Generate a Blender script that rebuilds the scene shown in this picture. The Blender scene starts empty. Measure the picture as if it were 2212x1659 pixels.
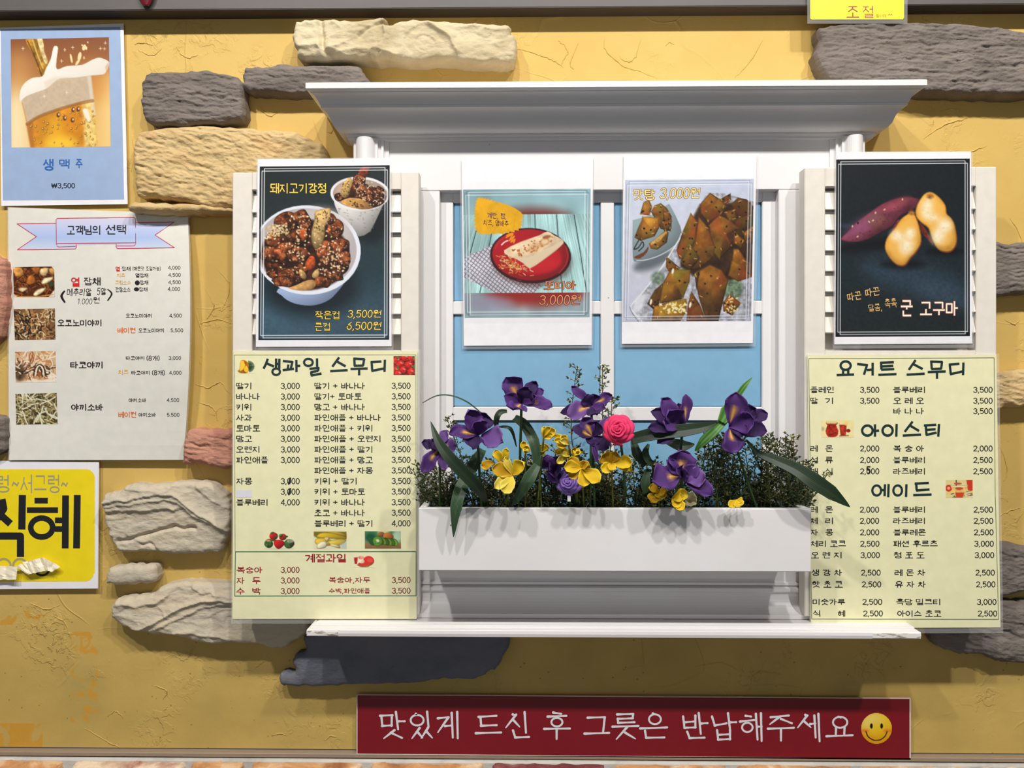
import bpy, math, random
import numpy as np
from mathutils import Vector

# ================================================================== camera, light, exposure
SC = bpy.context.scene; COL = SC.collection
S = 0.00073                    # metres per photo pixel on the wall plane
F = 1700.0                     # focal length in pixels of the 2212 px wide frame
D = F * S; YAW = math.radians(0.8); ZC = 1.55
CX, CY = D * math.sin(YAW), -D * math.cos(YAW)
cam = bpy.data.cameras.new('camera'); cam_o = bpy.data.objects.new('camera', cam); COL.objects.link(cam_o)
cam.sensor_width = 36; cam.lens = 36 * F / 2212; cam.clip_start = .05
cam_o.location = (CX, CY, ZC); cam_o.rotation_euler = (math.pi / 2, 0, YAW); SC.camera = cam_o

w = bpy.data.worlds.new('room_light'); SC.world = w; w.use_nodes = True
bg = w.node_tree.nodes['Background']; bg.inputs[0].default_value = (1.0, .975, .96, 1); bg.inputs[1].default_value = .10

def spot(name, x, y, z, watts, col, tx, tz):
    l = bpy.data.lights.new(name, 'SPOT'); l.energy = watts; l.color = col; l.spot_size = math.radians(95); l.spot_blend = .6; l.shadow_soft_size = .05
    o = bpy.data.objects.new(name, l); COL.objects.link(o); o.location = (x, y, z)
    o.rotation_euler = (Vector((tx, 0, tz)) - Vector((x, y, z))).to_track_quat('-Z', 'Y').to_euler()
WARM = (1.0, .963, .915)
spot('track_spotlight', -1.15, -1.9, ZC + 2.08, 128, WARM, -.3, ZC + .15)
spot('track_spotlight', -.25, -1.9, ZC + 2.08, 104, WARM, -.1, ZC + .1)
spot('track_spotlight', .45, -1.9, ZC + 2.08, 104, WARM, .2, ZC + .1)
spot('track_spotlight', 1.25, -1.9, ZC + 2.08, 128, WARM, .4, ZC + .15)

al = bpy.data.lights.new('front_fill_light', 'AREA'); al.shape = 'RECTANGLE'; al.size = 3.2; al.size_y = 2.0; al.energy = 15; al.color = (.88, .94, 1.0)   # added broad cool fill behind the camera, lifts shaded upright faces
ao = bpy.data.objects.new('front_fill_light', al); COL.objects.link(ao); ao.location = (0, -4.2, ZC - .1); ao.rotation_euler = (math.pi / 2, 0, 0)

vs = SC.view_settings; vs.view_transform = 'Standard'; vs.look = 'None'; vs.exposure = 0.0; vs.gamma = 1.0; vs.use_curve_mapping = False

# ================================================================== pixel -> place at a given distance from the wall
CA, SA = math.cos(YAW), math.sin(YAW)
def Pn(px, py, d):
    """points seen at photo pixel (px, py) that stand d metres in front of the wall plane (arrays)"""
    px = np.asarray(px, float); py = np.asarray(py, float); d = np.asarray(d, float)
    u = (px - 1106) / F; v = (829.5 - py) / F
    dx = u * CA - SA; dy = u * SA + CA
    t = (-d - CY) / dy
    return np.stack(np.broadcast_arrays(CX + t * dx, -d, ZC + t * v), -1)
def P(px, py, d): return tuple(float(v) for v in Pn(px, py, d))
def mpp(d): return S * (D - d) / D        # metres per pixel at distance d

# ================================================================== mesh helpers
MATS = {}
class Acc:
    """collects points and faces of one mesh"""
    def __init__(s): s.v = []; s.f = []; s.n = 0; s.c = []
    def add(s, v, f, c=None):
        v = np.asarray(v, float).reshape(-1, 3); s.v.append(v); n = s.n
        s.f += [tuple(int(i) + n for i in q) for q in f]; s.n += len(v)
        if c is not None: s.c.append(np.broadcast_to(np.asarray(c, float).reshape(-1, 3), v.shape))
        return s
    def verts(s): return np.concatenate(s.v) if s.v else np.zeros((0, 3))
def lin(c):
    c = np.asarray(c, float) / 255.; return np.where(c <= .04045, c / 12.92, ((c + .055) / 1.055) ** 2.4)
def obj(name, v, f, mat, parent=None, smooth=False, col=None, angle=None):
    v = np.asarray(v, float).reshape(-1, 3); off = np.array(parent.matrix_world.translation) if parent is not None else np.zeros(3)
    if parent is not None: off = np.array(WORLD_LOC.get(parent.name, (0, 0, 0)))
    me = bpy.data.meshes.new(name); me.from_pydata((v - off).tolist(), [], [tuple(int(i) for i in q) for q in f])
    if smooth: me.polygons.foreach_set('use_smooth', np.ones(len(me.polygons), bool))
    if col is not None:
        a = me.attributes.new('Col', 'FLOAT_COLOR', 'POINT'); c4 = np.ones((len(v), 4)); c4[:, :3] = col
        a.data.foreach_set('color', c4.ravel())
    me.materials.append(MATS[mat] if isinstance(mat, str) else mat); me.update()
    o = bpy.data.objects.new(name, me); COL.objects.link(o)
    if parent is not None: o.parent = parent
    WORLD_LOC[o.name] = tuple(off)
    return o
WORLD_LOC = {}
def aobj(name, acc, mat, parent=None, smooth=False):
    return obj(name, acc.verts(), acc.f, mat, parent, smooth, np.concatenate(acc.c) if acc.c else None)
def tag(o, label=None, cat=None, group=None, kind=None):
    if label: o['label'] = label
    if cat: o['category'] = cat
    if group: o['group'] = group
    if kind: o['kind'] = kind
    return o
def thing(name, loc, label=None, cat=None, group=None, kind=None):
    o = bpy.data.objects.new(name, None); o.empty_display_size = .02; COL.objects.link(o); o.location = loc; WORLD_LOC[o.name] = tuple(loc)
    return tag(o, label, cat, group, kind)
def box_vf(x0, x1, y0, y1, z0, z1, b=.0012):
    """box with chamfered edges"""
    b = min(b, abs(x1 - x0) * .3, abs(y1 - y0) * .3, abs(z1 - z0) * .3); x0, x1 = min(x0, x1), max(x0, x1); y0, y1 = min(y0, y1), max(y0, y1); z0, z1 = min(z0, z1), max(z0, z1)
    v = []; idx = {}
    for sx in (0, 1):
        for sy in (0, 1):
            for sz in (0, 1):
                c = ((x0, x1)[sx], (y0, y1)[sy], (z0, z1)[sz]); s = ((b, -b)[sx], (b, -b)[sy], (b, -b)[sz])
                for ax in range(3):
                    p = [c[i] + (s[i] if i != ax else 0) for i in range(3)]; idx[(sx, sy, sz, ax)] = len(v); v.append(p)
    f = []
    def q(ax, side):
        o = [i for i in range(3) if i != ax]; ring = []
        for a, bb in ((0, 0), (1, 0), (1, 1), (0, 1)):
            k = [0, 0, 0]; k[ax] = side; k[o[0]] = a; k[o[1]] = bb; ring.append(idx[tuple(k) + (ax,)])
        return ring
    for ax in range(3):
        for side in (0, 1): f.append(q(ax, side))
    for ax in range(3):                                # edge chamfers (edge runs along ax)
        o = [i for i in range(3) if i != ax]
        for a in (0, 1):
            for bb in (0, 1):
                k0 = [0, 0, 0]; k0[o[0]] = a; k0[o[1]] = bb; k1 = list(k0); k1[ax] = 1
                f.append([idx[tuple(k0) + (o[0],)], idx[tuple(k0) + (o[1],)], idx[tuple(k1) + (o[1],)], idx[tuple(k1) + (o[0],)]])
    for sx in (0, 1):
        for sy in (0, 1):
            for sz in (0, 1): f.append([idx[(sx, sy, sz, a)] for a in range(3)])
    # consistent outward winding
    V = np.array(v); cc = V.mean(0); g = []
    for q_ in f:
        p = V[q_]; n = np.cross(p[1] - p[0], p[2] - p[0])
        g.append(q_ if np.dot(n, p.mean(0) - cc) > 0 else q_[::-1])
    return V, g
def box(name, x0, x1, d0, d1, z0, z1, mat, parent=None, b=.0012):
    v, f = box_vf(x0, x1, -d1, -d0, z0, z1, b); return obj(name, v, f, mat, parent)
def pbox(name, px0, py0, px1, py1, d0, d1, mat, parent=None, b=.0012):
    """box whose front face (at d1) is seen between two pixels"""
    a = P(px0, py0, d1); c = P(px1, py1, d1); return box(name, a[0], c[0], d0, d1, c[2], a[2], mat, parent, b)
def grid_faces(n, m, off=0):
    i = np.arange(n * m).reshape(n, m) + off
    return np.stack([i[:-1, :-1], i[1:, :-1], i[1:, 1:], i[:-1, 1:]], -1).reshape(-1, 4)
def sheet_vf(G, t):
    """thin sheet with thickness t from a lattice of points G[n, m, 3]"""
    n, m = G.shape[:2]
    du = np.gradient(G, axis=0) if n > 1 else 0; dv = np.gradient(G, axis=1)
    N = np.cross(du, dv); N /= np.linalg.norm(N, axis=-1, keepdims=True) + 1e-12
    A = (G + N * t / 2).reshape(-1, 3); B = (G - N * t / 2).reshape(-1, 3); k = n * m
    f = [tuple(q) for q in grid_faces(n, m)] + [tuple(q[::-1]) for q in grid_faces(n, m, k)]
    i = np.arange(k).reshape(n, m); ring = list(i[0]) + list(i[1:, -1]) + list(i[-1, ::-1][1:]) + list(i[::-1, 0][1:-1])
    for a, b in zip(ring, ring[1:] + ring[:1]): f.append((a, b, b + k, a + k))
    return np.concatenate([A, B]), f
def tube_vf(path, r, n=6):
    """tube along a path; r scalar or per-point radii"""
    p = np.asarray(path, float); r = np.broadcast_to(np.asarray(r, float), (len(p),)); T = np.gradient(p, axis=0); T /= np.linalg.norm(T, axis=1, keepdims=True) + 1e-12
    up = np.array([.13, .2, .97]); A = np.cross(T, up); A /= np.linalg.norm(A, axis=1, keepdims=True) + 1e-12; B = np.cross(T, A)
    a = np.linspace(0, 2 * np.pi, n, endpoint=False)
    V = p[:, None] + r[:, None, None] * (np.cos(a)[None, :, None] * A[:, None] + np.sin(a)[None, :, None] * B[:, None])
    f = []
    for i in range(len(p) - 1):
        for j in range(n): f.append((i * n + j, i * n + (j + 1) % n, (i + 1) * n + (j + 1) % n, (i + 1) * n + j))
    f.append(tuple(range(n))[::-1]); f.append(tuple((len(p) - 1) * n + j for j in range(n)))
    return V.reshape(-1, 3), f

# ================================================================== materials
def new_mat(name):
    m = bpy.data.materials.new(name); m.use_nodes = True; MATS[name] = m; nt = m.node_tree; return m, nt, nt.nodes['Principled BSDF']
def node(nt, kind, **kw):
    n = nt.nodes.new(kind)
    for k, v in kw.items():
        if k.startswith('i_'):
            key = k[2:]; key = int(key) if key.isdigit() else key; n.inputs[key].default_value = v
        else: setattr(n, k, v)
    return n
def mapping(nt, scale, rot=(0, 0, 0)):
    tc = node(nt, 'ShaderNodeTexCoord'); mp = node(nt, 'ShaderNodeMapping'); mp.inputs['Scale'].default_value = scale; mp.inputs['Rotation'].default_value = rot
    g = node(nt, 'ShaderNodeNewGeometry'); nt.links.new(g.outputs['Position'], mp.inputs[0]); return mp.outputs[0]
def noise(nt, vec, scale, detail=4, rough=.55, dist=0.):
    n = node(nt, 'ShaderNodeTexNoise'); n.inputs['Scale'].default_value = scale; n.inputs['Detail'].default_value = detail; n.inputs['Roughness'].default_value = rough; n.inputs['Distortion'].default_value = dist
    nt.links.new(vec, n.inputs['Vector']); return n.outputs['Fac']
def ramp(nt, fac, stops):
    r = node(nt, 'ShaderNodeValToRGB'); e = r.color_ramp.elements
    while len(e) < len(stops): e.new(.5)
    for el, (p, c) in zip(e, stops):
        el.position = p; el.color = (c, c, c, 1) if np.isscalar(c) else tuple(c) + (1,)
    nt.links.new(fac, r.inputs[0]); return r.outputs[0]
def mixc(nt, fac, a, b, mode='MIX'):
    m = node(nt, 'ShaderNodeMix', data_type='RGBA', blend_type=mode)
    for s, v in ((m.inputs['Factor'], fac), (m.inputs['A'], a), (m.inputs['B'], b)):
        if isinstance(v, bpy.types.NodeSocket): nt.links.new(v, s)
        else: s.default_value = v if np.isscalar(v) else tuple(v) + (1,)
    return m.outputs['Result']
def mathn(nt, op, a, b=0.):
    m = node(nt, 'ShaderNodeMath', operation=op)
    for i, v in enumerate((a, b)):
        if isinstance(v, bpy.types.NodeSocket): nt.links.new(v, m.inputs[i])
        else: m.inputs[i].default_value = v
    return m.outputs[0]
def bump(nt, b, h, dist, strength=1.):
    n = node(nt, 'ShaderNodeBump'); n.inputs['Strength'].default_value = strength; n.inputs['Distance'].default_value = dist
    nt.links.new(h, n.inputs['Height']); nt.links.new(n.outputs[0], b.inputs['Normal']); return n
def plain(name, rgb, rough=.5, coat=0., spec=.5, metal=0.):
    m, nt, b = new_mat(name); b.inputs['Base Color'].default_value = tuple(lin(rgb)) + (1,); b.inputs['Roughness'].default_value = rough; b.inputs['Coat Weight'].default_value = coat; b.inputs['Coat Roughness'].default_value = .08
    b.inputs['Specular IOR Level'].default_value = spec; b.inputs['Metallic'].default_value = metal
    v = mapping(nt, (1, 1, 1)); n = noise(nt, v, 60, 3)
    mx = mixc(nt, ramp(nt, n, [(.3, 0.), (.7, 1.)]), [c * .96 for c in lin(rgb)], [min(c * 1.03, 1) for c in lin(rgb)]); nt.links.new(mx, b.inputs['Base Color'])
    return m
def printed(name, rough=.4, coat=.0):
    m, nt, b = new_mat(name); a = node(nt, 'ShaderNodeAttribute', attribute_name='Col'); nt.links.new(a.outputs['Color'], b.inputs['Base Color'])
    b.inputs['Roughness'].default_value = rough; b.inputs['Coat Weight'].default_value = coat; b.inputs['Coat Roughness'].default_value = .1; b.inputs['Specular IOR Level'].default_value = .3
    return m, nt, b
# ------------------------------------------------------------------ numeric noise
def _hash(ix, iy, seed):
    h = (ix.astype(np.int64) * 374761393 + iy.astype(np.int64) * 668265263 + seed * 1274126177) & 0xFFFFFFFF
    h = ((h ^ (h >> 13)) * 1274126177) & 0xFFFFFFFF
    return ((h ^ (h >> 16)) & 0xFFFF) / 65535.0
def vnoise(x, y, seed=0):
    x = np.asarray(x, float); y = np.asarray(y, float)
    ix = np.floor(x); iy = np.floor(y); fx = x - ix; fy = y - iy
    fx = fx * fx * (3 - 2 * fx); fy = fy * fy * (3 - 2 * fy)
    ix = ix.astype(np.int64); iy = iy.astype(np.int64)
    a = _hash(ix, iy, seed); b = _hash(ix + 1, iy, seed); c = _hash(ix, iy + 1, seed); d = _hash(ix + 1, iy + 1, seed)
    return (a * (1 - fx) + b * fx) * (1 - fy) + (c * (1 - fx) + d * fx) * fy
def fbm(x, y, seed=0, o=4):
    s = 0; a = .5; t = 0
    for i in range(o):
        s = s + a * vnoise(x * 2 ** i, y * 2 ** i, seed + i * 17); t += a; a *= .5
    return s / t
def ridged(x, y, seed=0, o=3):
    s = 0; a = .5; t = 0
    for i in range(o):
        s = s + a * (1 - np.abs(2 * vnoise(x * 2 ** i, y * 2 ** i, seed + i * 31) - 1)); t += a; a *= .5
    return s / t
def sstep(a, b, x):
    t = np.clip((x - a) / (b - a), 0, 1); return t * t * (3 - 2 * t)
def smooth_loop(pts, n=4, closed=True):
    """Catmull-Rom through the points"""
    p = np.array(pts, float); N = len(p); out = []
    rng = range(N) if closed else range(N - 1)
    for i in rng:
        if closed: a, b, c, d = p[i - 1], p[i], p[(i + 1) % N], p[(i + 2) % N]
        else: a, b, c, d = p[max(i - 1, 0)], p[i], p[i + 1], p[min(i + 2, N - 1)]
        for j in range(n):
            t = j / n
            out.append(.5 * (2 * b + (c - a) * t + (2 * a - 5 * b + 4 * c - d) * t * t + (3 * b - a - 3 * c + d) * t ** 3))
    if not closed: out.append(p[-1])
    return np.array(out)
def seg_dist(X, Y, ax, ay, bx, by):
    dx, dy = bx - ax, by - ay; L = dx * dx + dy * dy + 1e-12
    t = np.clip(((X - ax) * dx + (Y - ay) * dy) / L, 0, 1)
    return np.hypot(X - ax - t * dx, Y - ay - t * dy)
def poly_sdf(X, Y, pts):
    p = np.asarray(pts, float); d = np.full(X.shape, 1e9); ins = np.zeros(X.shape, bool)
    for i in range(len(p)):
        ax, ay = p[i - 1]; bx, by = p[i]
        d = np.minimum(d, seg_dist(X, Y, ax, ay, bx, by))
        if ay != by:
            ins ^= ((ay > Y) != (by > Y)) & (X < (bx - ax) * (Y - ay) / (by - ay) + ax)
    return np.where(ins, -d, d)

# ------------------------------------------------------------------ printed pictures: a small painter on a lattice
class Cv:
    """picture printed on a sheet: colours on a lattice over a quad, drawn in the coordinates of one detail view"""
    def __init__(s, quad, ox, oy, k, step=1.25):
        q = np.array(quad, float); s.ox, s.oy, s.k = ox, oy, k
        w = np.hypot(*(q[1] - q[0])) / k; h = np.hypot(*(q[3] - q[0])) / k
        s.W = max(int(w / step), 2) + 1; s.H = max(int(h / step), 2) + 1
        U, V = np.meshgrid(np.linspace(0, 1, s.W), np.linspace(0, 1, s.H)); s.U, s.V = U, V
        B = lambda i: (q[0, i] * (1 - U) + q[1, i] * U) * (1 - V) + (q[3, i] * (1 - U) + q[2, i] * U) * V
        s.X, s.Y = B(0), B(1); s.px = step * k; s.c = np.zeros((s.H, s.W, 3)); s.n = 0
    def box(s, x0, y0, x1, y1):
        xs = s.X[s.H // 2]; ys = s.Y[:, s.W // 2]; m = 12 + 2 * s.px
        return (slice(*np.searchsorted(ys, [y0 - m, y1 + m])), slice(*np.searchsorted(xs, [x0 - m, x1 + m])))
    def put(s, r, a, col):
        col = np.asarray(col, float)
        s.c[r] = s.c[r] * (1 - a[..., None]) + col * a[..., None]
    def fill(s, col): s.c[:] = col
    def grad(s, stops, axis='V'):
        t = s.V if axis == 'V' else s.U
        k = [x[0] for x in stops]; s.c[:] = np.stack([np.interp(t, k, [x[1][i] for x in stops]) for i in range(3)], -1)
    def poly(s, pts, col, soft=None, alpha=1., smooth=0, shade=0., tex=0., freq=.05, seed=None, hi=0., edge=0.):
        p = smooth_loop(pts, smooth) if smooth else np.array(pts, float)
        soft = soft or s.px * .6; s.n += 1; seed = s.n * 7 if seed is None else seed
        r = s.box(p[:, 0].min() - soft, p[:, 1].min() - soft, p[:, 0].max() + soft, p[:, 1].max() + soft)
        X, Y = s.X[r], s.Y[r]
        if X.size == 0: return
        sd = poly_sdf(X, Y, p); a = alpha * (1 - sstep(-soft, soft, sd))
        c = np.ones(X.shape + (3,)) * np.asarray(col, float)
        R = max(np.ptp(p[:, 0]), np.ptp(p[:, 1])) * .3
        if shade:                                          # round modelling: light at upper left
            cx, cy = p.mean(0); g = ((X - cx) + 1.3 * (Y - cy)) / (2 * R)
            c *= (1 - shade * np.clip(g, -1, 1) - .5 * shade * np.clip(1 + sd / R * 1.6, 0, 1))[..., None]
        if tex: c *= (1 + tex * 2 * (fbm(X * freq, Y * freq, seed, 4) - .5))[..., None]
        if hi:
            h = sstep(.62, .75, fbm(X * freq * 1.7 + 9, Y * freq * 1.7, seed + 5, 3)) * np.clip(-sd / 8, 0, 1)
            c += (h * hi * 255)[..., None] * np.array([1, .9, .7])
        if edge: c *= (1 - edge * np.clip(1 + sd / (s.px * 2.5), 0, 1))[..., None]
        s.put(r, a, np.clip(c, 0, 255))
    def ell(s, cx, cy, rx, ry, col, rot=0, n=40, **kw):
        t = np.linspace(0, 2 * np.pi, n, endpoint=False); x = rx * np.cos(t); y = ry * np.sin(t); c, d = math.cos(rot), math.sin(rot)
        s.poly(np.stack([cx + x * c - y * d, cy + x * d + y * c], 1), col, **kw)
    def line(s, pts, w, col, alpha=1., smooth=0):
        p = smooth_loop(pts, smooth, False) if smooth else np.array(pts, float)
        r = s.box(p[:, 0].min() - w, p[:, 1].min() - w, p[:, 0].max() + w, p[:, 1].max() + w); X, Y = s.X[r], s.Y[r]
        if X.size == 0: return
        d = np.full(X.shape, 1e9)
        for i in range(len(p) - 1): d = np.minimum(d, seg_dist(X, Y, *p[i], *p[i + 1]))
        s.put(r, alpha * np.clip((w / 2 - d) / s.px + .5, 0, 1), col)
    def frame(s, q, w, col, alpha=1.):
        q = list(q); s.line(q + [q[0]], w, col, alpha)
    def seeds(s, n, region, size, cols, rnd, aspect=1.7):
        p = np.array(region, float); k = 0
        for _ in range(n * 20):
            if k >= n: break
            x = rnd.uniform(p[:, 0].min(), p[:, 0].max()); y = rnd.uniform(p[:, 1].min(), p[:, 1].max())
            if poly_sdf(np.array([[x]]), np.array([[y]]), p)[0, 0] > 0: continue
            z = size * rnd.uniform(.7, 1.2); k += 1
            s.ell(x, y, z * aspect / 1.4, z / 1.4, rnd.choice(cols), rnd.uniform(0, 3.1), n=10)

def double_frame(c, q, col, w, gap, off):
    """two thin printed lines that cross at the corners"""
    (x0, y0), (x1, y1), (x2, y2), (x3, y3) = q
    a, b = gap, off
    c.frame([(x0 + a, y0 + b), (x1 - a, y1 + b), (x2 - a, y2 - b), (x3 + a, y3 - b)], w, col)
    c.frame([(x0 + b, y0 + a), (x1 - b, y1 + a), (x2 - b, y2 - a), (x3 + b, y3 - a)], w, col)

def meat(c, x, y, rx, ry, rnd, base=(104, 48, 22)):
    n = 11; pts = []
    for i in range(n):
        t = 2 * math.pi * i / n; r = rnd.uniform(.82, 1.15); pts.append((x + rx * r * math.cos(t), y + ry * r * math.sin(t)))
    j = rnd.uniform(.75, 1.25)
    c.poly(pts, [v * j for v in base], smooth=3, shade=.45, tex=.95, freq=.035, hi=.28, edge=.6)
    for _ in range(7):
        a = rnd.uniform(0, 6.28); q = rnd.uniform(.1, .75)
        c.ell(x + rx * q * math.cos(a), y + ry * q * math.sin(a), rnd.uniform(9, 24), rnd.uniform(7, 17),
              rnd.choice([(158, 82, 34), (120, 52, 20), (60, 26, 14), (178, 98, 44), (44, 20, 12)]), rnd.uniform(0, 3), soft=7, alpha=.75, tex=.5, freq=.08)
    for _ in range(5):
        a = rnd.uniform(0, 6.28); q = rnd.uniform(.1, .8)
        c.ell(x + rx * q * math.cos(a), y + ry * q * math.sin(a), rnd.uniform(3, 8), rnd.uniform(2, 4), (235, 190, 150), rnd.uniform(0, 3), soft=3, alpha=.7)

def paint_pork():
    rnd = random.Random(4)
    Q = [(268, 112), (1326, 102), (1322, 1522), (257, 1526)]
    c = Cv(Q, 490, 330, 3.77)
    c.grad([(0, (30, 38, 40)), (.3, (36, 50, 52)), (.62, (38, 60, 70)), (.86, (62, 90, 106)), (1, (58, 84, 100))])
    c.c *= (1.0 + .16 * (c.V - .4) * (1 - 2 * c.U))[..., None]
    c.c *= (.92 + .16 * fbm(c.X * .05, c.Y * .05, 3, 3))[..., None]
    c.ell(690, 1090, 380, 250, (18, 26, 32), soft=110, alpha=.85)
    c.ell(1170, 560, 150, 170, (18, 24, 27), soft=60, alpha=.8)
    # small cup
    body = [(862, 350), (880, 430), (920, 520), (1010, 620), (1072, 682), (1120, 672), (1168, 640), (1205, 570), (1270, 430), (1310, 350)]
    c.poly(body, (196, 194, 190), shade=.25)
    for i in range(70):
        x = rnd.uniform(890, 1260); y = rnd.uniform(415, 650)
        if y > 460 + (x - 890) * 1.1 or y > 700 - (x - 1130) * 1.6: continue
        if (x - 1085) ** 2 / 240 ** 2 + (y - 330) ** 2 / 140 ** 2 < 1.02: continue
        w = rnd.uniform(8, 20)
        if rnd.random() < .5: c.line([(x, y), (x + w, y + 3)], 4, (120, 112, 108), .8)
        else: c.line([(x, y), (x + 2, y + w)], 4, (120, 112, 108), .8)
    c.ell(1085, 332, 242, 138, (236, 234, 236), .03); c.ell(1086, 334, 222, 120, (170, 150, 135), .03)
    c.ell(960, 310, 70, 70, (196, 170, 148), soft=30)
    c.ell(1110, 360, 190, 96, (62, 30, 18), .05, tex=.6, freq=.04)
    for x, y, rx, ry in [(1085, 215, 52, 60), (1060, 260, 50, 50), (1110, 290, 60, 45), (1165, 320, 50, 40), (1240, 320, 55, 48), (1220, 390, 60, 45), (1090, 350, 55, 40), (920, 360, 55, 36), (1150, 385, 60, 40)]:
        meat(c, x, y, rx, ry, rnd, (100, 50, 28))
    c.poly([(1095, 190), (1075, 150), (1110, 110), (1165, 100), (1160, 130), (1140, 190)], (134, 52, 28), smooth=3, shade=.3, tex=.5)
    c.poly([(925, 320), (950, 250), (985, 208), (1012, 205), (1022, 240), (1005, 300), (985, 355), (950, 365)], (206, 166, 98), smooth=3, shade=.3, tex=.25)
    c.poly([(930, 400), (980, 372), (1050, 368), (1110, 385), (1170, 425), (1190, 452), (1100, 462), (1000, 440)], (212, 158, 88), smooth=3, shade=.3, tex=.25)
    c.seeds(26, [(930, 260), (1020, 215), (1010, 360), (950, 360)], 5, [(70, 66, 30), (50, 40, 20)], rnd)
    c.seeds(22, [(980, 385), (1170, 430), (1100, 455), (1000, 430)], 6, [(60, 40, 22), (96, 44, 24)], rnd)
    c.seeds(75, [(1040, 200), (1140, 200), (1290, 300), (1270, 420), (1180, 440), (1040, 330)], 5, [(226, 196, 150), (240, 216, 176)], rnd)
    # bowl
    c.poly([(418, 1110), (450, 1165), (500, 1205), (570, 1232), (660, 1244), (740, 1236), (820, 1205), (885, 1150), (945, 1040), (700, 1000)], (150, 168, 204), smooth=3, shade=.22)
    c.ell(655, 792, 436, 364, (232, 236, 246), .06); c.ell(648, 786, 410, 334, (186, 178, 178), .06)
    c.ell(760, 640, 240, 190, (206, 196, 192), soft=60, alpha=.8)
    c.ell(640, 830, 360, 290, (58, 28, 18), .05, soft=14, tex=.7, freq=.03)
    for x, y, rx, ry in [(500, 570, 105, 85), (600, 520, 70, 60), (430, 700, 110, 90), (570, 690, 100, 80), (640, 570, 60, 70), (880, 620, 75, 85), (850, 540, 40, 45),
                         (360, 830, 85, 80), (480, 810, 110, 80), (590, 830, 80, 75), (820, 800, 100, 85), (920, 770, 85, 85), (900, 900, 110, 85), (810, 900, 90, 60),
                         (400, 960, 95, 80), (520, 1000, 110, 75), (460, 1050, 90, 45), (600, 960, 60, 55), (860, 1000, 95, 60), (780, 1050, 80, 50), (955, 860, 60, 70)]:
        meat(c, x, y, rx, ry, rnd, (96, 48, 25))
    c.poly([(640, 945), (640, 900), (675, 845), (712, 850), (720, 910), (690, 950)], (196, 84, 36), smooth=3, shade=.3, tex=.4)
    c.poly([(590, 640), (630, 615), (655, 660), (640, 715), (600, 690)], (190, 88, 36), smooth=3, shade=.3, tex=.4)
    c.poly([(720, 480), (790, 455), (845, 455), (835, 530), (800, 600), (795, 690), (755, 770), (715, 780), (690, 720), (690, 640), (712, 550)], (214, 176, 112), smooth=3, shade=.3, tex=.22, edge=.3)
    c.seeds(30, [(730, 490), (830, 470), (790, 640), (740, 660), (710, 600)], 7, [(96, 88, 44), (70, 66, 30), (120, 100, 50)], rnd)
    c.poly([(505, 1105), (560, 1080), (640, 1045), (700, 1035), (725, 1075), (690, 1112), (600, 1122)], (216, 166, 98), smooth=3, shade=.3, tex=.2)
    c.poly([(695, 990), (730, 950), (755, 975), (740, 1015), (705, 1020)], (196, 160, 100), smooth=3, shade=.3, tex=.2)
    c.poly([(590, 950), (625, 965), (650, 1005), (630, 1030), (600, 1010)], (190, 150, 90), smooth=3, shade=.3, tex=.2)
    c.ell(440, 640, 70, 45, (48, 56, 26), soft=24, alpha=.75, tex=.6)
    cr = [(228, 196, 150), (244, 222, 184), (208, 168, 116)]
    c.seeds(110, [(330, 580), (480, 590), (510, 660), (380, 690), (310, 700)], 8, cr, rnd)
    c.seeds(95, [(330, 700), (560, 480), (930, 520), (990, 800), (900, 1000), (620, 1000), (360, 1000)], 8, cr, rnd)
    c.seeds(50, [(760, 760), (960, 780), (960, 960), (780, 1000)], 8, cr, rnd)
    c.seeds(40, [(540, 540), (660, 500), (650, 860), (560, 900)], 8, cr, rnd)
    c.frame([(Q[0][0] + 2, Q[0][1] + 2), (Q[1][0] - 2, Q[1][1] + 2), (Q[2][0] - 2, Q[2][1] - 2), (Q[3][0] + 2, Q[3][1] - 2)], 22, (12, 16, 18), .75)
    double_frame(c, Q, (238, 240, 242), 5.5, 18, 38)
    return c

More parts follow.
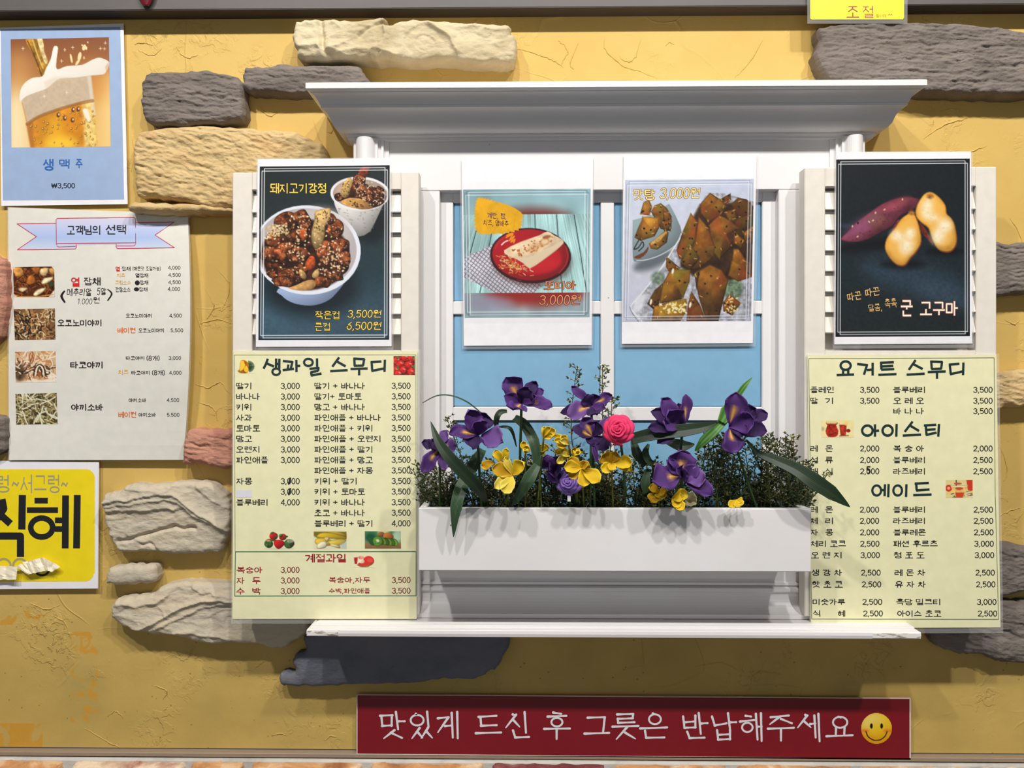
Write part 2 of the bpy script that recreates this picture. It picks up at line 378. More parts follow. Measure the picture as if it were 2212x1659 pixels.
def paint_tortilla():
    rnd = random.Random(9)
    Q = [(378, 300), (1418, 292), (1408, 1338), (392, 1344)]
    c = Cv(Q, 900, 330, 3.77)
    c.grad([(0, (140, 178, 188)), (.2, (150, 186, 190)), (.8, (150, 160, 172)), (1, (150, 176, 182))])
    c.c *= (.9 + .25 * fbm(c.X * .008, c.Y * .004, 2, 2))[..., None]
    c.ell(950, 560, 330, 110, (110, 34, 30), soft=70, alpha=.95); c.ell(560, 450, 60, 120, (110, 130, 136), soft=60, alpha=.6)
    c.ell(960, 1100, 420, 150, (150, 34, 26), soft=70, alpha=.95); c.ell(600, 1230, 180, 60, (150, 140, 165), soft=60, alpha=.7)
    # planks
    P0 = [(380, 505), (1414, 500), (1408, 1138), (388, 1145)]
    r = poly_sdf(c.X, c.Y, P0) < 0
    ang = (c.X - 900) / (c.Y + 900.)
    g = .78 + .4 * fbm(ang * 190, c.Y * .004, 8, 4)
    wood = np.array([158, 196, 196]) * g[..., None]
    c.c[r] = wood[r]
    c.c[r] *= np.clip(.92 + .35 * vnoise(c.X * .012, c.Y * .004, 12), .7, 1.3)[r][..., None]
    for a, b in [((520, 505), (430, 840)), ((640, 505), (515, 1140)), ((800, 505), (780, 640)), ((963, 505), (965, 640)), ((1140, 505), (1185, 1138)), ((1283, 505), (1385, 1138))]:
        c.line([a, b], 7, (36, 58, 62))
    # cloth
    cl = [(640, 735), (560, 775), (392, 850), (385, 1015), (640, 1140), (960, 1140), (1030, 1080), (900, 1000), (640, 880)]
    r = poly_sdf(c.X, c.Y, cl) < 0
    u = (c.X * .82 + c.Y * .57) / 27; v = (c.X * -.62 + c.Y * .8) / 27
    ln = np.minimum(np.abs(u - np.round(u)), np.abs(v - np.round(v)))
    c.c[r] = (np.array([216, 212, 226]) * (.55 + .45 * sstep(.05, .2, ln))[..., None])[r]
    c.c[r] *= (.88 + .2 * fbm(c.X * .01, c.Y * .01, 3, 2))[r][..., None]
    # plate
    c.ell(935, 870, 335, 225, (60, 30, 30), .08, soft=30, alpha=.5)
    c.ell(928, 838, 330, 226, (58, 16, 20), .06); c.ell(928, 832, 312, 208, (164, 20, 30), .06, shade=.15)
    c.ell(940, 850, 240, 140, (188, 22, 34), .06, soft=20); c.ell(1000, 900, 160, 60, (208, 40, 48), .0, soft=50, alpha=.5)
    c.line([(640, 780), (660, 740), (700, 700), (745, 672)], 10, (200, 60, 60), .5, 3); c.line([(692, 750), (715, 728), (742, 715)], 9, (250, 235, 230), 1, 3)
    c.line([(1215, 760), (1232, 830), (1215, 910), (1160, 980)], 8, (214, 70, 70), .5, 3)
    # filling
    for i in range(150):
        x = rnd.gauss(780, 62); y = 880 + (x - 700) * .33 + rnd.gauss(0, 34)
        if x < 650 or x > 930: continue
        a = rnd.uniform(0, 6.3); L = rnd.uniform(14, 40)
        c.line([(x, y), (x + L * math.cos(a), y + L * math.sin(a) * .6)], 6, rnd.choice([(226, 190, 130), (214, 120, 50), (236, 214, 170), (190, 84, 34), (120, 50, 24), (232, 150, 70)]))
    tp = [(712, 795), (850, 725), (1000, 672), (1065, 640), (1120, 672), (1185, 705), (1195, 735), (1130, 800), (1020, 880), (922, 942), (870, 900), (800, 860), (745, 838)]
    c.poly(tp, (234, 208, 170), smooth=2, shade=.14, tex=.14, freq=.02)
    c.poly([(800, 858), (920, 850), (1190, 715), (1195, 738), (1020, 880), (922, 942), (860, 892)], (226, 204, 172), smooth=1, soft=8, alpha=.9)
    c.seeds(46, [(760, 800), (1060, 660), (1150, 690), (1000, 790), (850, 840)], 9, [(190, 118, 62), (206, 140, 84), (170, 92, 48)], rnd)
    c.ell(1043, 725, 42, 30, (200, 140, 88), -.3, soft=8, alpha=.7); c.ell(1043, 725, 28, 19, (232, 206, 164), -.3, soft=8)
    c.ell(960, 770, 70, 30, (206, 150, 96), -.4, soft=22, alpha=.55); c.ell(1060, 685, 34, 14, (150, 80, 40), -.2, soft=6, alpha=.8)
    # ragged yellow call-out
    pts = []; key = [(480, 430), (500, 368), (560, 372), (640, 395), (760, 432), (856, 492), (856, 550), (836, 620), (720, 655), (560, 662), (500, 650), (476, 600), (474, 500)]
    kk = smooth_loop(key, 6)
    for i, p in enumerate(kk): pts.append((p[0] + (10 if i % 2 else -8) * (1 if p[0] > 660 else -1), p[1] + (6 if i % 2 else -5)))
    c.poly(pts, (232, 172, 20), tex=.08, freq=.02)
    c.line([(735, 672), (775, 655), (730, 690), (785, 660), (755, 715), (795, 680), (768, 728), (800, 705), (790, 732)], 11, (240, 150, 24))
    for x in (625, 735): c.line([(x + 70, 505), (x - 5 if x < 700 else x + 50, 655)], 4, (200, 140, 20), .6)
    double_frame(c, Q, (228, 238, 242), 5, 22, 46); double_frame(c, Q, (70, 96, 108), 2.5, 14, 30)
    return c

def facet(c, pts, base, rnd, dark=0):
    c.poly(pts, base, shade=.34, tex=.42, freq=.016, hi=0, edge=.45)
    p = np.array(pts); cx, cy = p.mean(0)
    for i in range(len(p)):
        if rnd.random() < .55:
            q = [p[i - 1], p[i], (cx + rnd.uniform(-15, 15), cy + rnd.uniform(-15, 15))]
            c.poly(q, [b * rnd.uniform(.7, 1.35) for b in base], soft=9, alpha=.55, tex=.3, freq=.02)
    for i in range(rnd.randint(2, 4)):
        t = rnd.uniform(.2, .8); x, y = p[rnd.randrange(len(p))] * t + np.array([cx, cy]) * (1 - t)
        c.ell(x, y, 7, 10, (34, 24, 14), rnd.uniform(0, 3), n=10)
    for i in range(4):
        t = rnd.uniform(.5, .95); x, y = p[rnd.randrange(len(p))] * t + np.array([cx, cy]) * (1 - t)
        c.ell(x, y, rnd.uniform(5, 16), rnd.uniform(2, 4), (236, 196, 120), rnd.uniform(0, 3), n=10, soft=4, alpha=.75)

def paint_matang():
    rnd = random.Random(21)
    Q = [(190, 222), (1240, 212), (1215, 1370), (168, 1376)]
    c = Cv(Q, 1300, 330, 3.77)
    c.grad([(0, (196, 206, 228)), (.25, (212, 218, 236)), (.6, (206, 208, 224)), (1, (198, 202, 222))])
    c.c *= (.95 + .1 * fbm(c.X * .02, c.Y * .02, 5, 3))[..., None]
    # small plate
    c.ell(420, 880, 170, 60, (84, 92, 96), -.4, soft=40, alpha=.85)
    c.poly([(250, 580), (270, 545), (420, 500), (530, 425), (560, 435), (640, 600), (645, 680), (600, 760), (480, 840), (360, 880), (280, 886), (252, 850)], (142, 160, 166), smooth=2, shade=.18)
    c.line([(645, 660), (600, 752), (480, 832), (360, 872), (285, 878)], 7, (224, 230, 232), .9, 3)
    c.line([(300, 715), (262, 785), (300, 770), (330, 725), (340, 760), (300, 800)], 9, (30, 32, 32), 1, 3); c.poly([(260, 850), (340, 810), (380, 760), (370, 810), (310, 862)], (110, 60, 40), smooth=2)
    go = (150, 100, 30)
    for pts, k in [([(310, 500), (340, 400), (385, 385), (410, 440), (390, 510)], 1.1), ([(400, 480), (430, 430), (480, 410), (530, 450), (570, 520), (560, 640), (480, 620)], .9), ([(500, 470), (545, 480), (570, 560), (540, 590), (500, 560)], .75),
                   ([(265, 690), (300, 600), (330, 540), (400, 520), (380, 680), (320, 720)], .95), ([(330, 520), (460, 530), (468, 610), (430, 680), (330, 712), (315, 620)], 1.12), ([(490, 560), (570, 550), (565, 620), (510, 650)], .8), ([(385, 740), (450, 690), (520, 630), (545, 650), (530, 730), (450, 790), (400, 780)], 1.0)]:
        facet(c, pts, [v * k for v in go], rnd)
    c.poly([(395, 735), (450, 690), (525, 635), (530, 650), (470, 720), (400, 752)], (226, 186, 110), soft=6, alpha=.7)
    # clear platter
    c.poly([(235, 1250), (330, 1140), (480, 940), (640, 680), (760, 480), (860, 325), (1000, 330), (1240, 400), (1230, 1376), (330, 1376), (262, 1300)], (176, 178, 190), smooth=1, tex=.35, freq=.05)
    c.line([(330, 1376), (262, 1300), (238, 1250), (330, 1140), (480, 945), (640, 690)], 9, (236, 238, 244), 1, 3)
    c.line([(300, 1376), (250, 1310), (228, 1255)], 6, (90, 92, 104), .8, 2)
    c.ell(300, 1230, 40, 80, (232, 234, 242), .5, soft=20, alpha=.8); c.ell(455, 1020, 55, 55, (96, 118, 96), soft=20, alpha=.8, tex=.5); c.ell(1070, 1110, 90, 90, (98, 120, 92), soft=25, alpha=.9, tex=.6)
    c.ell(1190, 850, 50, 80, (150, 140, 150), soft=20, alpha=.8, tex=.5); c.ell(1190, 1180, 50, 120, (150, 148, 160), soft=20, alpha=.8, tex=.5)
    c.poly([(800, 420), (1220, 400), (1230, 1000), (1040, 1040), (740, 1000), (640, 930), (650, 700)], (58, 36, 18), soft=16, tex=.5, freq=.02)
    for pts, k in [([(1050, 420), (1110, 365), (1180, 380), (1235, 440), (1220, 560), (1120, 540)], .62), ([(960, 380), (1048, 330), (1052, 390), (1000, 420)], .85), ([(1090, 540), (1230, 480), (1235, 600), (1150, 690), (1060, 640)], .55), ([(1150, 650), (1235, 590), (1235, 740), (1170, 760)], .95),
                   ([(880, 325), (950, 370), (1020, 440), (990, 500), (860, 570), (810, 500), (800, 420)], .92), ([(1000, 480), (1080, 460), (1100, 560), (1030, 560)], .8),
                   ([(1070, 780), (1110, 780), (1170, 870), (1225, 900), (1222, 1010), (1110, 1050), (1030, 1000), (1060, 880)], .95), ([(1080, 640), (1160, 720), (1140, 790), (1075, 740)], 1.0),
                   ([(725, 490), (775, 560), (760, 700), (700, 830), (630, 868), (608, 790), (660, 640)], 1.0), ([(870, 590), (960, 505), (1040, 545), (1112, 610), (1010, 650), (1060, 760), (960, 870), (900, 800)], .9),
                   ([(790, 520), (860, 600), (920, 760), (910, 850), (800, 940), (720, 960), (700, 860), (760, 720)], .95), ([(640, 900), (720, 740), (800, 860), (720, 960)], .8),
                   ([(525, 845), (580, 890), (640, 940), (560, 985), (522, 930)], .92), ([(370, 1230), (430, 1120), (500, 1060), (480, 1220), (420, 1275)], .75), ([(560, 945), (720, 955), (715, 1050), (660, 1190), (470, 1230), (500, 1060)], 1.02),
                   ([(405, 1370), (425, 1250), (560, 1210), (690, 1190), (690, 1290), (640, 1372)], 1.1), ([(690, 1372), (700, 1240), (730, 1130), (800, 1240), (850, 1372)], .8), ([(750, 980), (880, 910), (970, 950), (1030, 1040), (990, 1200), (950, 1372), (850, 1372), (790, 1180)], .9), ([(985, 1220), (1040, 1150), (1135, 1225), (1060, 1325), (990, 1290)], .95), ([(760, 990), (800, 960), (770, 1120)], .7)]:
        facet(c, pts, [v * k for v in (136, 86, 26)], rnd)
    rg = [(440, 1270), (560, 1215), (690, 1195), (670, 1280), (600, 1320), (470, 1330)]
    c.poly(rg, (178, 138, 30), soft=14, alpha=.7, tex=.4, freq=.05)
    for i in range(42):
        x = rnd.uniform(470, 690); y = 1225 + rnd.uniform(0, 80)
        c.ell(x, y, rnd.uniform(5, 18), rnd.uniform(4, 9), (250, 236, 180), rnd.uniform(0, 3), n=10, soft=5)
    for i in range(26): c.ell(rnd.uniform(1000, 1110), rnd.uniform(1170, 1300), rnd.uniform(4, 12), rnd.uniform(3, 7), (246, 220, 160), rnd.uniform(0, 3), n=10, soft=4)
    for x, y in [(578, 965), (720, 1240), (400, 1215)]: c.ell(x, y, 9, 24, (252, 240, 220), .2, soft=5)
    double_frame(c, Q, (240, 242, 248), 4, 20, 42); double_frame(c, Q, (120, 124, 150), 2.2, 14, 32)
    return c

def paint_potato():
    rnd = random.Random(33)
    Q = [(384, 125), (1424, 117), (1425, 1500), (378, 1506)]
    c = Cv(Q, 1700, 310, 3.607)
    c.grad([(0, (22, 28, 34)), (.3, (24, 32, 36)), (.6, (28, 40, 46)), (1, (34, 40, 42))])
    c.ell(1000, 1060, 420, 120, (52, 72, 90), .25, soft=120, alpha=.75); c.ell(1250, 1200, 250, 70, (62, 82, 100), .3, soft=80, alpha=.5); c.ell(440, 640, 60, 16, (50, 62, 80), soft=20, alpha=.7)
    c.c *= (.86 + .3 * fbm(c.X * .06, c.Y * .06, 3, 4))[..., None]
    c.ell(640, 790, 260, 40, (8, 10, 14), -.15, soft=50, alpha=.8); c.ell(900, 940, 170, 40, (8, 10, 14), soft=40, alpha=.7); c.ell(1230, 840, 140, 30, (8, 10, 14), soft=40, alpha=.7)
    c.poly([(420, 740), (470, 690), (540, 615), (640, 540), (740, 470), (840, 428), (940, 412), (1030, 430), (1045, 470), (980, 520), (880, 570), (830, 640), (760, 680), (640, 745), (540, 768), (450, 762)], (140, 62, 84), smooth=4, shade=.5, tex=.34, freq=.018, edge=.4)
    c.ell(590, 640, 150, 50, (150, 92, 130), -.55, soft=60, alpha=.6); c.ell(860, 470, 110, 30, (176, 84, 92), -.4, soft=40, alpha=.6); c.ell(700, 600, 70, 60, (120, 92, 60), soft=40, alpha=.4)
    for x, y in [(900, 435), (510, 645), (550, 725), (640, 610), (690, 540), (760, 515), (670, 600)]: c.ell(x, y, 10, 6, (226, 180, 150), rnd.uniform(0, 3), n=10, soft=4)
    c.ell(553, 620, 7, 10, (30, 12, 20), n=10); c.seeds(24, [(450, 730), (640, 640), (880, 470), (960, 450), (700, 700), (520, 760)], 5, [(90, 30, 50), (80, 40, 44)], rnd)
    skin = (122, 46, 32)
    def half(o, hl, tip):
        c.poly([(x + 3, y + 6) for x, y in o], skin, smooth=3); c.poly(o, (236, 168, 66), smooth=3, shade=.12, tex=.12, freq=.02, edge=.5)
        c.poly([(a * .82 + np.mean([p[0] for p in o]) * .18, b * .82 + np.mean([p[1] for p in o]) * .18) for a, b in o], (248, 192, 92), smooth=3, soft=26, alpha=.8)
        for x, y, rx, ry in hl: c.ell(x, y, rx, ry, (255, 240, 206), .3, soft=max(rx, ry) * .8, alpha=.95, tex=.1)
        c.ell(tip[0], tip[1], 26, 18, (150, 96, 44), soft=14, alpha=.9, tex=.6, freq=.1)
    c.poly([(1030, 620), (1060, 640), (1100, 700), (1140, 790), (1090, 740), (1045, 690)], (110, 40, 34), smooth=2, tex=.4)
    half([(1005, 500), (1040, 430), (1080, 385), (1130, 378), (1190, 420), (1235, 480), (1245, 545), (1280, 580), (1310, 640), (1325, 760), (1290, 830), (1235, 846), (1170, 820), (1130, 740), (1100, 660), (1050, 620), (1005, 570)], [(1090, 490, 40, 60), (1180, 720, 50, 60), (1120, 570, 60, 30), (1230, 640, 50, 50)], (1115, 412))
    c.poly([(815, 690), (835, 640), (870, 590), (880, 640), (840, 700)], (120, 44, 56), smooth=2, tex=.4)
    half([(885, 590), (930, 555), (975, 530), (1000, 560), (1030, 640), (1048, 760), (1010, 840), (965, 890), (920, 948), (860, 948), (800, 895), (762, 820), (775, 740), (830, 670)], [(930, 800, 50, 60), (960, 700, 36, 40), (860, 720, 50, 40)], (972, 540))
    c.frame([(Q[0][0] + 2, Q[0][1] + 2), (Q[1][0] - 2, Q[1][1] + 2), (Q[2][0] - 2, Q[2][1] - 2), (Q[3][0] + 2, Q[3][1] - 2)], 24, (10, 12, 20), .75)
    double_frame(c, Q, (236, 238, 240), 5, 17, 36)
    return c

def paint_beer():
    rnd = random.Random(2)
    Q = [(83, 307), (848, 290), (862, 1142), (90, 1150)]
    c = Cv(Q, 0, 0, 3.607)
    c.grad([(0, (140, 84, 50)), (.3, (172, 112, 62)), (.6, (216, 160, 80)), (1, (238, 190, 110))])
    c.ell(130, 1000, 120, 330, (255, 236, 190), soft=150, alpha=.95); c.ell(840, 900, 90, 330, (250, 214, 140), soft=120, alpha=.9); c.ell(140, 560, 120, 160, (222, 166, 100), soft=120, alpha=.6); c.ell(720, 640, 140, 160, (222, 150, 70), soft=100, alpha=.5)
    c.poly([(198, 307), (330, 303), (345, 400), (385, 500), (360, 545), (318, 600), (280, 490), (240, 390)], (178, 128, 44), smooth=2, tex=.5, freq=.03)
    c.poly([(290, 305), (330, 303), (345, 400), (370, 480), (352, 500), (322, 420)], (236, 212, 150), smooth=2, tex=.3); c.line([(215, 320), (260, 420), (300, 520), (325, 590)], 9, (96, 58, 20), .8, 3); c.line([(255, 310), (290, 420), (335, 530)], 12, (226, 190, 96), .9, 3)
    glass = [(170, 800), (720, 745), (740, 900), (765, 1150), (240, 1150), (205, 960)]
    c.poly(glass, (214, 140, 40), tex=.3, freq=.02)
    c.poly([(205, 960), (250, 940), (270, 1150), (238, 1150)], (190, 120, 50), soft=14); c.poly([(640, 800), (722, 760), (765, 1150), (660, 1150)], (240, 206, 120), soft=18, tex=.2)
    c.ell(430, 1040, 110, 140, (240, 176, 40), soft=80, alpha=.9); c.ell(330, 960, 60, 130, (206, 136, 40), soft=50, alpha=.7); c.ell(560, 1000, 70, 150, (222, 140, 26), soft=50, alpha=.7); c.ell(480, 1120, 120, 60, (255, 206, 60), soft=50, alpha=.9)
    c.poly([(165, 770), (300, 690), (450, 590), (705, 570), (728, 780), (620, 800), (450, 850), (300, 905), (212, 965)], (206, 184, 156), smooth=1, soft=8, tex=.06)
    c.poly([(680, 600), (710, 590), (745, 900), (720, 900)], (232, 220, 200), soft=10, alpha=.7)
    c.line([(212, 968), (300, 910), (450, 855), (620, 805), (722, 785)], 26, (150, 98, 50), .6, 3)
    c.poly([(155, 790), (160, 700), (200, 640), (260, 605), (330, 595), (360, 530), (395, 460), (415, 375), (432, 358), (452, 375), (440, 470), (445, 540), (520, 515), (640, 505), (720, 465), (780, 450), (848, 480), (848, 515), (825, 560), (800, 580), (690, 590), (580, 605), (470, 610), (420, 640), (360, 690), (280, 720), (200, 752)], (252, 244, 232), smooth=3, shade=.06)
    c.poly([(340, 640), (420, 600), (560, 600), (470, 615), (360, 690)], (232, 214, 190), soft=16, alpha=.6); c.poly([(820, 520), (848, 480), (848, 520), (828, 560)], (214, 170, 140), soft=8, alpha=.7)
    for x, y, rx, ry, r in [(555, 455, 8, 36, -.2), (620, 440, 14, 34, .2), (605, 485, 10, 28, .6), (655, 370, 14, 24, .3), (672, 375, 8, 14, 0), (655, 450, 5, 12, 0), (640, 352, 6, 6, 0), (684, 330, 5, 7, 0)]: c.ell(x, y, rx, ry, (250, 226, 170), r)
    for x, y in [(567, 370), (820, 335), (783, 378), (815, 380), (505, 388), (480, 475), (180, 378), (345, 752), (520, 720)]:
        c.line([(x - 10, y), (x + 10, y)], 3.5, (255, 240, 210)); c.line([(x, y - 12), (x, y + 12)], 3.5, (255, 240, 210))
    for i in range(90):
        x = rnd.uniform(225, 745); y = rnd.uniform(860, 1140)
        if y < 985 - (x - 205) * .36 or x < 205 + (y - 950) * .2: continue
        z = rnd.uniform(3, 9); c.ell(x, y, z, z * 1.3, (130, 78, 22), .3, n=12, soft=4, alpha=.8); c.ell(x - 2, y - 2, z * .5, z * .6, (255, 226, 140), .3, n=10, soft=3)
    for x, y in [(455, 895), (570, 855), (610, 850), (505, 920), (565, 935)]: c.ell(x, y, 14, 20, (110, 58, 22), .2, soft=5); c.ell(x + 4, y - 4, 6, 9, (240, 220, 190), .2, soft=3)
    c.poly([(645, 855), (680, 850), (705, 930), (690, 950), (660, 900)], (252, 240, 220), smooth=2, soft=8)
    return c

def strands(c, rnd, n, cols, L, w, region, curl=.8, drift=0):
    x0, y0, x1, y1 = region
    for i in range(n):
        x = rnd.uniform(x0, x1); y = rnd.uniform(y0, y1); a = rnd.uniform(0, 6.3); p = [(x, y)]
        for j in range(4):
            a += rnd.uniform(-curl, curl); x += L * math.cos(a) / 3; y += L * math.sin(a) / 3; p.append((x, y))
        c.line(p, w, rnd.choice(cols), 1, 2)

def paint_dish(i):
    rnd = random.Random(50 + i)
    q = [[(80, 420), (335, 416), (338, 606), (86, 606)], [(85, 680), (339, 676), (343, 868), (92, 872)], [(92, 944), (343, 938), (347, 1130), (97, 1134)], [(95, 1204), (350, 1198), (356, 1390), (100, 1394)]][i]
    c = Cv(q, 0, 430, 2.86, 1.1)
    x0, y0 = q[0]; x1, y1 = q[2]; R = (x0, y0, x1, y1)
    if i == 0:
        c.fill((74, 36, 16)); strands(c, rnd, 120, [(120, 62, 26), (50, 22, 12), (150, 86, 40), (90, 44, 20)], 60, 5, R)
        for p, col in [([(80, 420), (130, 420), (150, 470), (95, 480)], (206, 146, 70)), ([(190, 425), (250, 420), (230, 470)], (160, 90, 40)), ([(250, 430), (300, 425), (285, 475), (245, 465)], (222, 186, 130)), ([(160, 520), (175, 475), (205, 470), (225, 510), (190, 530)], (178, 104, 40)), ([(255, 520), (270, 490), (330, 480), (310, 510), (270, 526)], (240, 222, 180)), ([(112, 560), (130, 545), (175, 550), (140, 575)], (236, 210, 160)), ([(205, 590), (230, 560), (285, 545), (270, 570), (225, 600)], (242, 224, 178)), ([(300, 430), (335, 425), (335, 470), (310, 460)], (214, 160, 90))]:
            c.poly(p, col, smooth=2, shade=.2, tex=.3, freq=.05, edge=.4)
        c.ell(315, 525, 17, 13, (44, 70, 40), tex=.5)
        for p in ([(80, 420), (96, 420), (80, 436)], [(318, 416), (338, 416), (338, 440)], [(300, 606), (338, 606), (338, 560)], [(86, 606), (110, 606), (86, 585)]): c.poly(p, (226, 220, 206))
        c.line([(86, 592), (120, 602), (240, 602), (330, 590)], 8, (214, 150, 60), .8)
    elif i == 1:
        c.fill((120, 88, 54)); strands(c, rnd, 190, [(206, 172, 120), (158, 118, 74), (70, 50, 34), (36, 28, 22), (228, 204, 158), (180, 130, 80), (140, 84, 48)], 36, 6, R); strands(c, rnd, 26, [(28, 24, 22)], 30, 6, (x0, y0, x0 + 110, y1))
    elif i == 2:
        c.fill((206, 176, 140)); strands(c, rnd, 120, [(232, 208, 172), (190, 132, 84), (168, 96, 52), (240, 226, 204), (214, 160, 110)], 50, 7, R)
        c.ell(120, 1070, 40, 55, (70, 50, 34), soft=20, alpha=.8, tex=.6); strands(c, rnd, 36, [(54, 36, 24), (96, 60, 34), (238, 226, 206)], 40, 6, (100, 1030, 330, 1110))
        for r in (38, 26, 14): c.line([(245 - r, 1090), (245 - r * .7, 1060 - r * .5), (245, 1045 - r * .6), (245 + r * .7, 1060 - r * .5), (245 + r, 1090)], 8, (60, 38, 26) if r != 26 else (240, 228, 208), 1, 3)
        c.ell(243, 1082, 14, 16, (150, 90, 50)); c.poly([(100, 1134), (180, 1120), (347, 1110), (347, 1134)], (236, 224, 206), soft=10)
    else:
        c.fill((78, 68, 38)); strands(c, rnd, 130, [(150, 136, 90), (190, 180, 136), (108, 96, 56), (210, 204, 166), (54, 46, 26), (170, 146, 84)], 90, 6, R, .55); strands(c, rnd, 18, [(226, 222, 196)], 80, 7, R, .4)
    return c

def paint_small(kind):
    rnd = random.Random(77)
    pale = (235, 231, 188)
    if kind == 'berries':                                  # close-up of strawberries
        c = Cv([(1852, 98), (2088, 98), (2090, 308), (1853, 308)], 490, 750, 5.144, 1.0); c.fill((150, 22, 22))
        for x, y in [(1890, 150), (1985, 120), (2060, 130), (1930, 190), (2030, 200), (1880, 260), (1960, 260), (2050, 280), (1910, 300)]:
            c.ell(x, y, 52, 46, (196, 34, 30), rnd.uniform(0, 3), shade=.35, tex=.2, freq=.05, edge=.35); c.ell(x + 10, y - 16, 16, 7, (240, 170, 150), .4, soft=6, alpha=.8)
        for x, y in [(1895, 120), (1900, 228), (2070, 115), (2075, 215)]: c.ell(x, y, 20, 13, (60, 110, 50), rnd.uniform(0, 3), tex=.5)
        c.seeds(60, [(1855, 100), (2088, 100), (2088, 306), (1855, 306)], 3, [(230, 150, 90)], rnd)
    elif kind == 'pineapple':
        c = Cv([(118, 138), (318, 138), (318, 292), (118, 292)], 490, 750, 5.144, 1.0); c.fill(pale)
        for i in range(16):
            a = -1.5 + i * .19; c.line([(238, 215), (238 + 66 * math.cos(a), 215 + 62 * math.sin(a))], 8, rnd.choice([(40, 74, 50), (70, 104, 70), (30, 56, 44)]))
        c.poly([(155, 148), (200, 142), (238, 175), (245, 220), (235, 280), (180, 290), (128, 278), (122, 262), (140, 245), (145, 180)], (206, 132, 22), smooth=2, shade=.2, tex=.3)
        c.poly([(155, 150), (195, 165), (200, 210), (175, 250), (145, 262), (150, 200)], (250, 202, 60), smooth=2); c.poly([(190, 240), (215, 205), (240, 240), (230, 278), (200, 270)], (248, 196, 46), smooth=2); c.poly([(190, 150), (225, 165), (215, 195), (196, 180)], (150, 84, 20), smooth=1, tex=.5)
    elif kind == 'strawberries':
        c = Cv([(408, 450), (754, 450), (754, 652), (408, 652)], 490, 1060, 5.144, 1.0); c.fill(pale)
        c.ell(580, 640, 160, 10, (214, 208, 176), soft=10)
        for x, y, rx, ry in [(520, 505, 48, 42), (622, 515, 42, 36), (735, 585, 16, 30), (470, 560, 36, 26)]: c.ell(x, y, rx, ry, (176, 34, 32), shade=.35, tex=.2)
        c.poly([(520, 560), (575, 545), (630, 560), (640, 600), (580, 648), (535, 620)], (190, 30, 34), smooth=3, shade=.3)
        for x, y, rx, ry in [(465, 590, 50, 46), (690, 590, 56, 52), (505, 470, 22, 12), (600, 500, 22, 18), (548, 515, 16, 16), (655, 510, 26, 10), (520, 552, 26, 10)]: c.ell(x, y, rx, ry, (66, 92, 48), rnd.uniform(-.5, .5), shade=.3, tex=.6, freq=.05)
        c.ell(705, 560, 36, 20, (150, 170, 130), tex=.4); c.ell(460, 555, 20, 10, (190, 170, 120))
    elif kind == 'bananas':
        c = Cv([(964, 452), (1330, 454), (1332, 648), (966, 648)], 490, 1060, 5.144, 1.0); c.fill((226, 222, 186)); c.poly([(964, 452), (1332, 452), (1332, 530), (1010, 530), (964, 500)], (120, 108, 30), soft=12)
        for p, col in [([(1000, 500), (1060, 465), (1200, 470), (1325, 510), (1320, 540), (1150, 530), (1020, 520)], (214, 180, 40)), ([(1120, 456), (1250, 456), (1330, 490), (1330, 510), (1200, 480)], (206, 170, 50)), ([(985, 540), (1080, 525), (1180, 560), (1160, 610), (1000, 600)], (222, 184, 60)), ([(1130, 560), (1240, 535), (1328, 545), (1280, 600), (1180, 610), (1140, 590)], (226, 196, 80)), ([(1080, 530), (1120, 512), (1140, 535), (1110, 570)], (214, 190, 120)), ([(1000, 600), (1060, 560), (1110, 575), (1100, 630), (1010, 646)], (236, 228, 190)), ([(1150, 590), (1240, 600), (1260, 640), (1170, 620)], (230, 214, 150))]: c.poly(p, col, smooth=3, shade=.25, edge=.3)
        c.poly([(1260, 600), (1332, 560), (1332, 648), (1270, 648)], (190, 196, 184), soft=20)
    elif kind == 'kiwi':
        c = Cv([(1533, 450), (1932, 452), (1935, 643), (1534, 643)], 490, 1060, 5.144, 1.0); c.grad([(0, (60, 120, 74)), (.6, (110, 150, 110)), (.72, (150, 110, 70)), (1, (130, 96, 62))])
        c.ell(1600, 520, 60, 50, (20, 80, 50), soft=30); c.ell(1740, 460, 60, 30, (220, 220, 160), soft=30); c.ell(1900, 500, 60, 60, (170, 200, 170), soft=30)
        c.ell(1715, 485, 40, 28, (150, 96, 50), shade=.3); c.ell(1795, 510, 60, 44, (176, 106, 44), .3, shade=.3)
        for i in range(6): c.ell(1870 - i * 32, 575 - i * 3, 30, 46, (64, 104, 30) if i % 2 else (110, 150, 46), -.5, edge=.5)
        c.ell(1675, 560, 56, 58, (96, 148, 46), edge=.4); c.ell(1675, 556, 20, 18, (236, 236, 196), soft=6); c.seeds(16, [(1650, 530), (1705, 530), (1705, 590), (1650, 590)], 3, [(30, 40, 20)], rnd)
        c.poly([(1570, 510), (1600, 530), (1640, 605), (1600, 605), (1575, 560)], (40, 84, 40), smooth=2)
    elif kind == 'melon':
        c = Cv([(1405, 712), (1640, 712), (1640, 850), (1405, 850)], 490, 1060, 5.144, 1.0); c.fill(pale)
        c.ell(1575, 780, 62, 54, (212, 44, 44), shade=.1, tex=.1); c.ell(1590, 775, 34, 28, (228, 80, 70), soft=12); c.poly([(1455, 815), (1500, 790), (1600, 795), (1570, 838), (1480, 840)], (210, 60, 50), smooth=2); c.line([(1450, 825), (1500, 846), (1570, 842), (1625, 800)], 8, (90, 110, 50), 1, 3)
        c.poly([(1412, 742), (1455, 738), (1448, 815), (1420, 815)], (190, 40, 44), tex=.4); c.ell(1490, 742, 34, 18, (214, 130, 120), tex=.6); c.ell(1500, 785, 30, 22, (240, 220, 190), tex=.3)
    elif kind == 'tea':
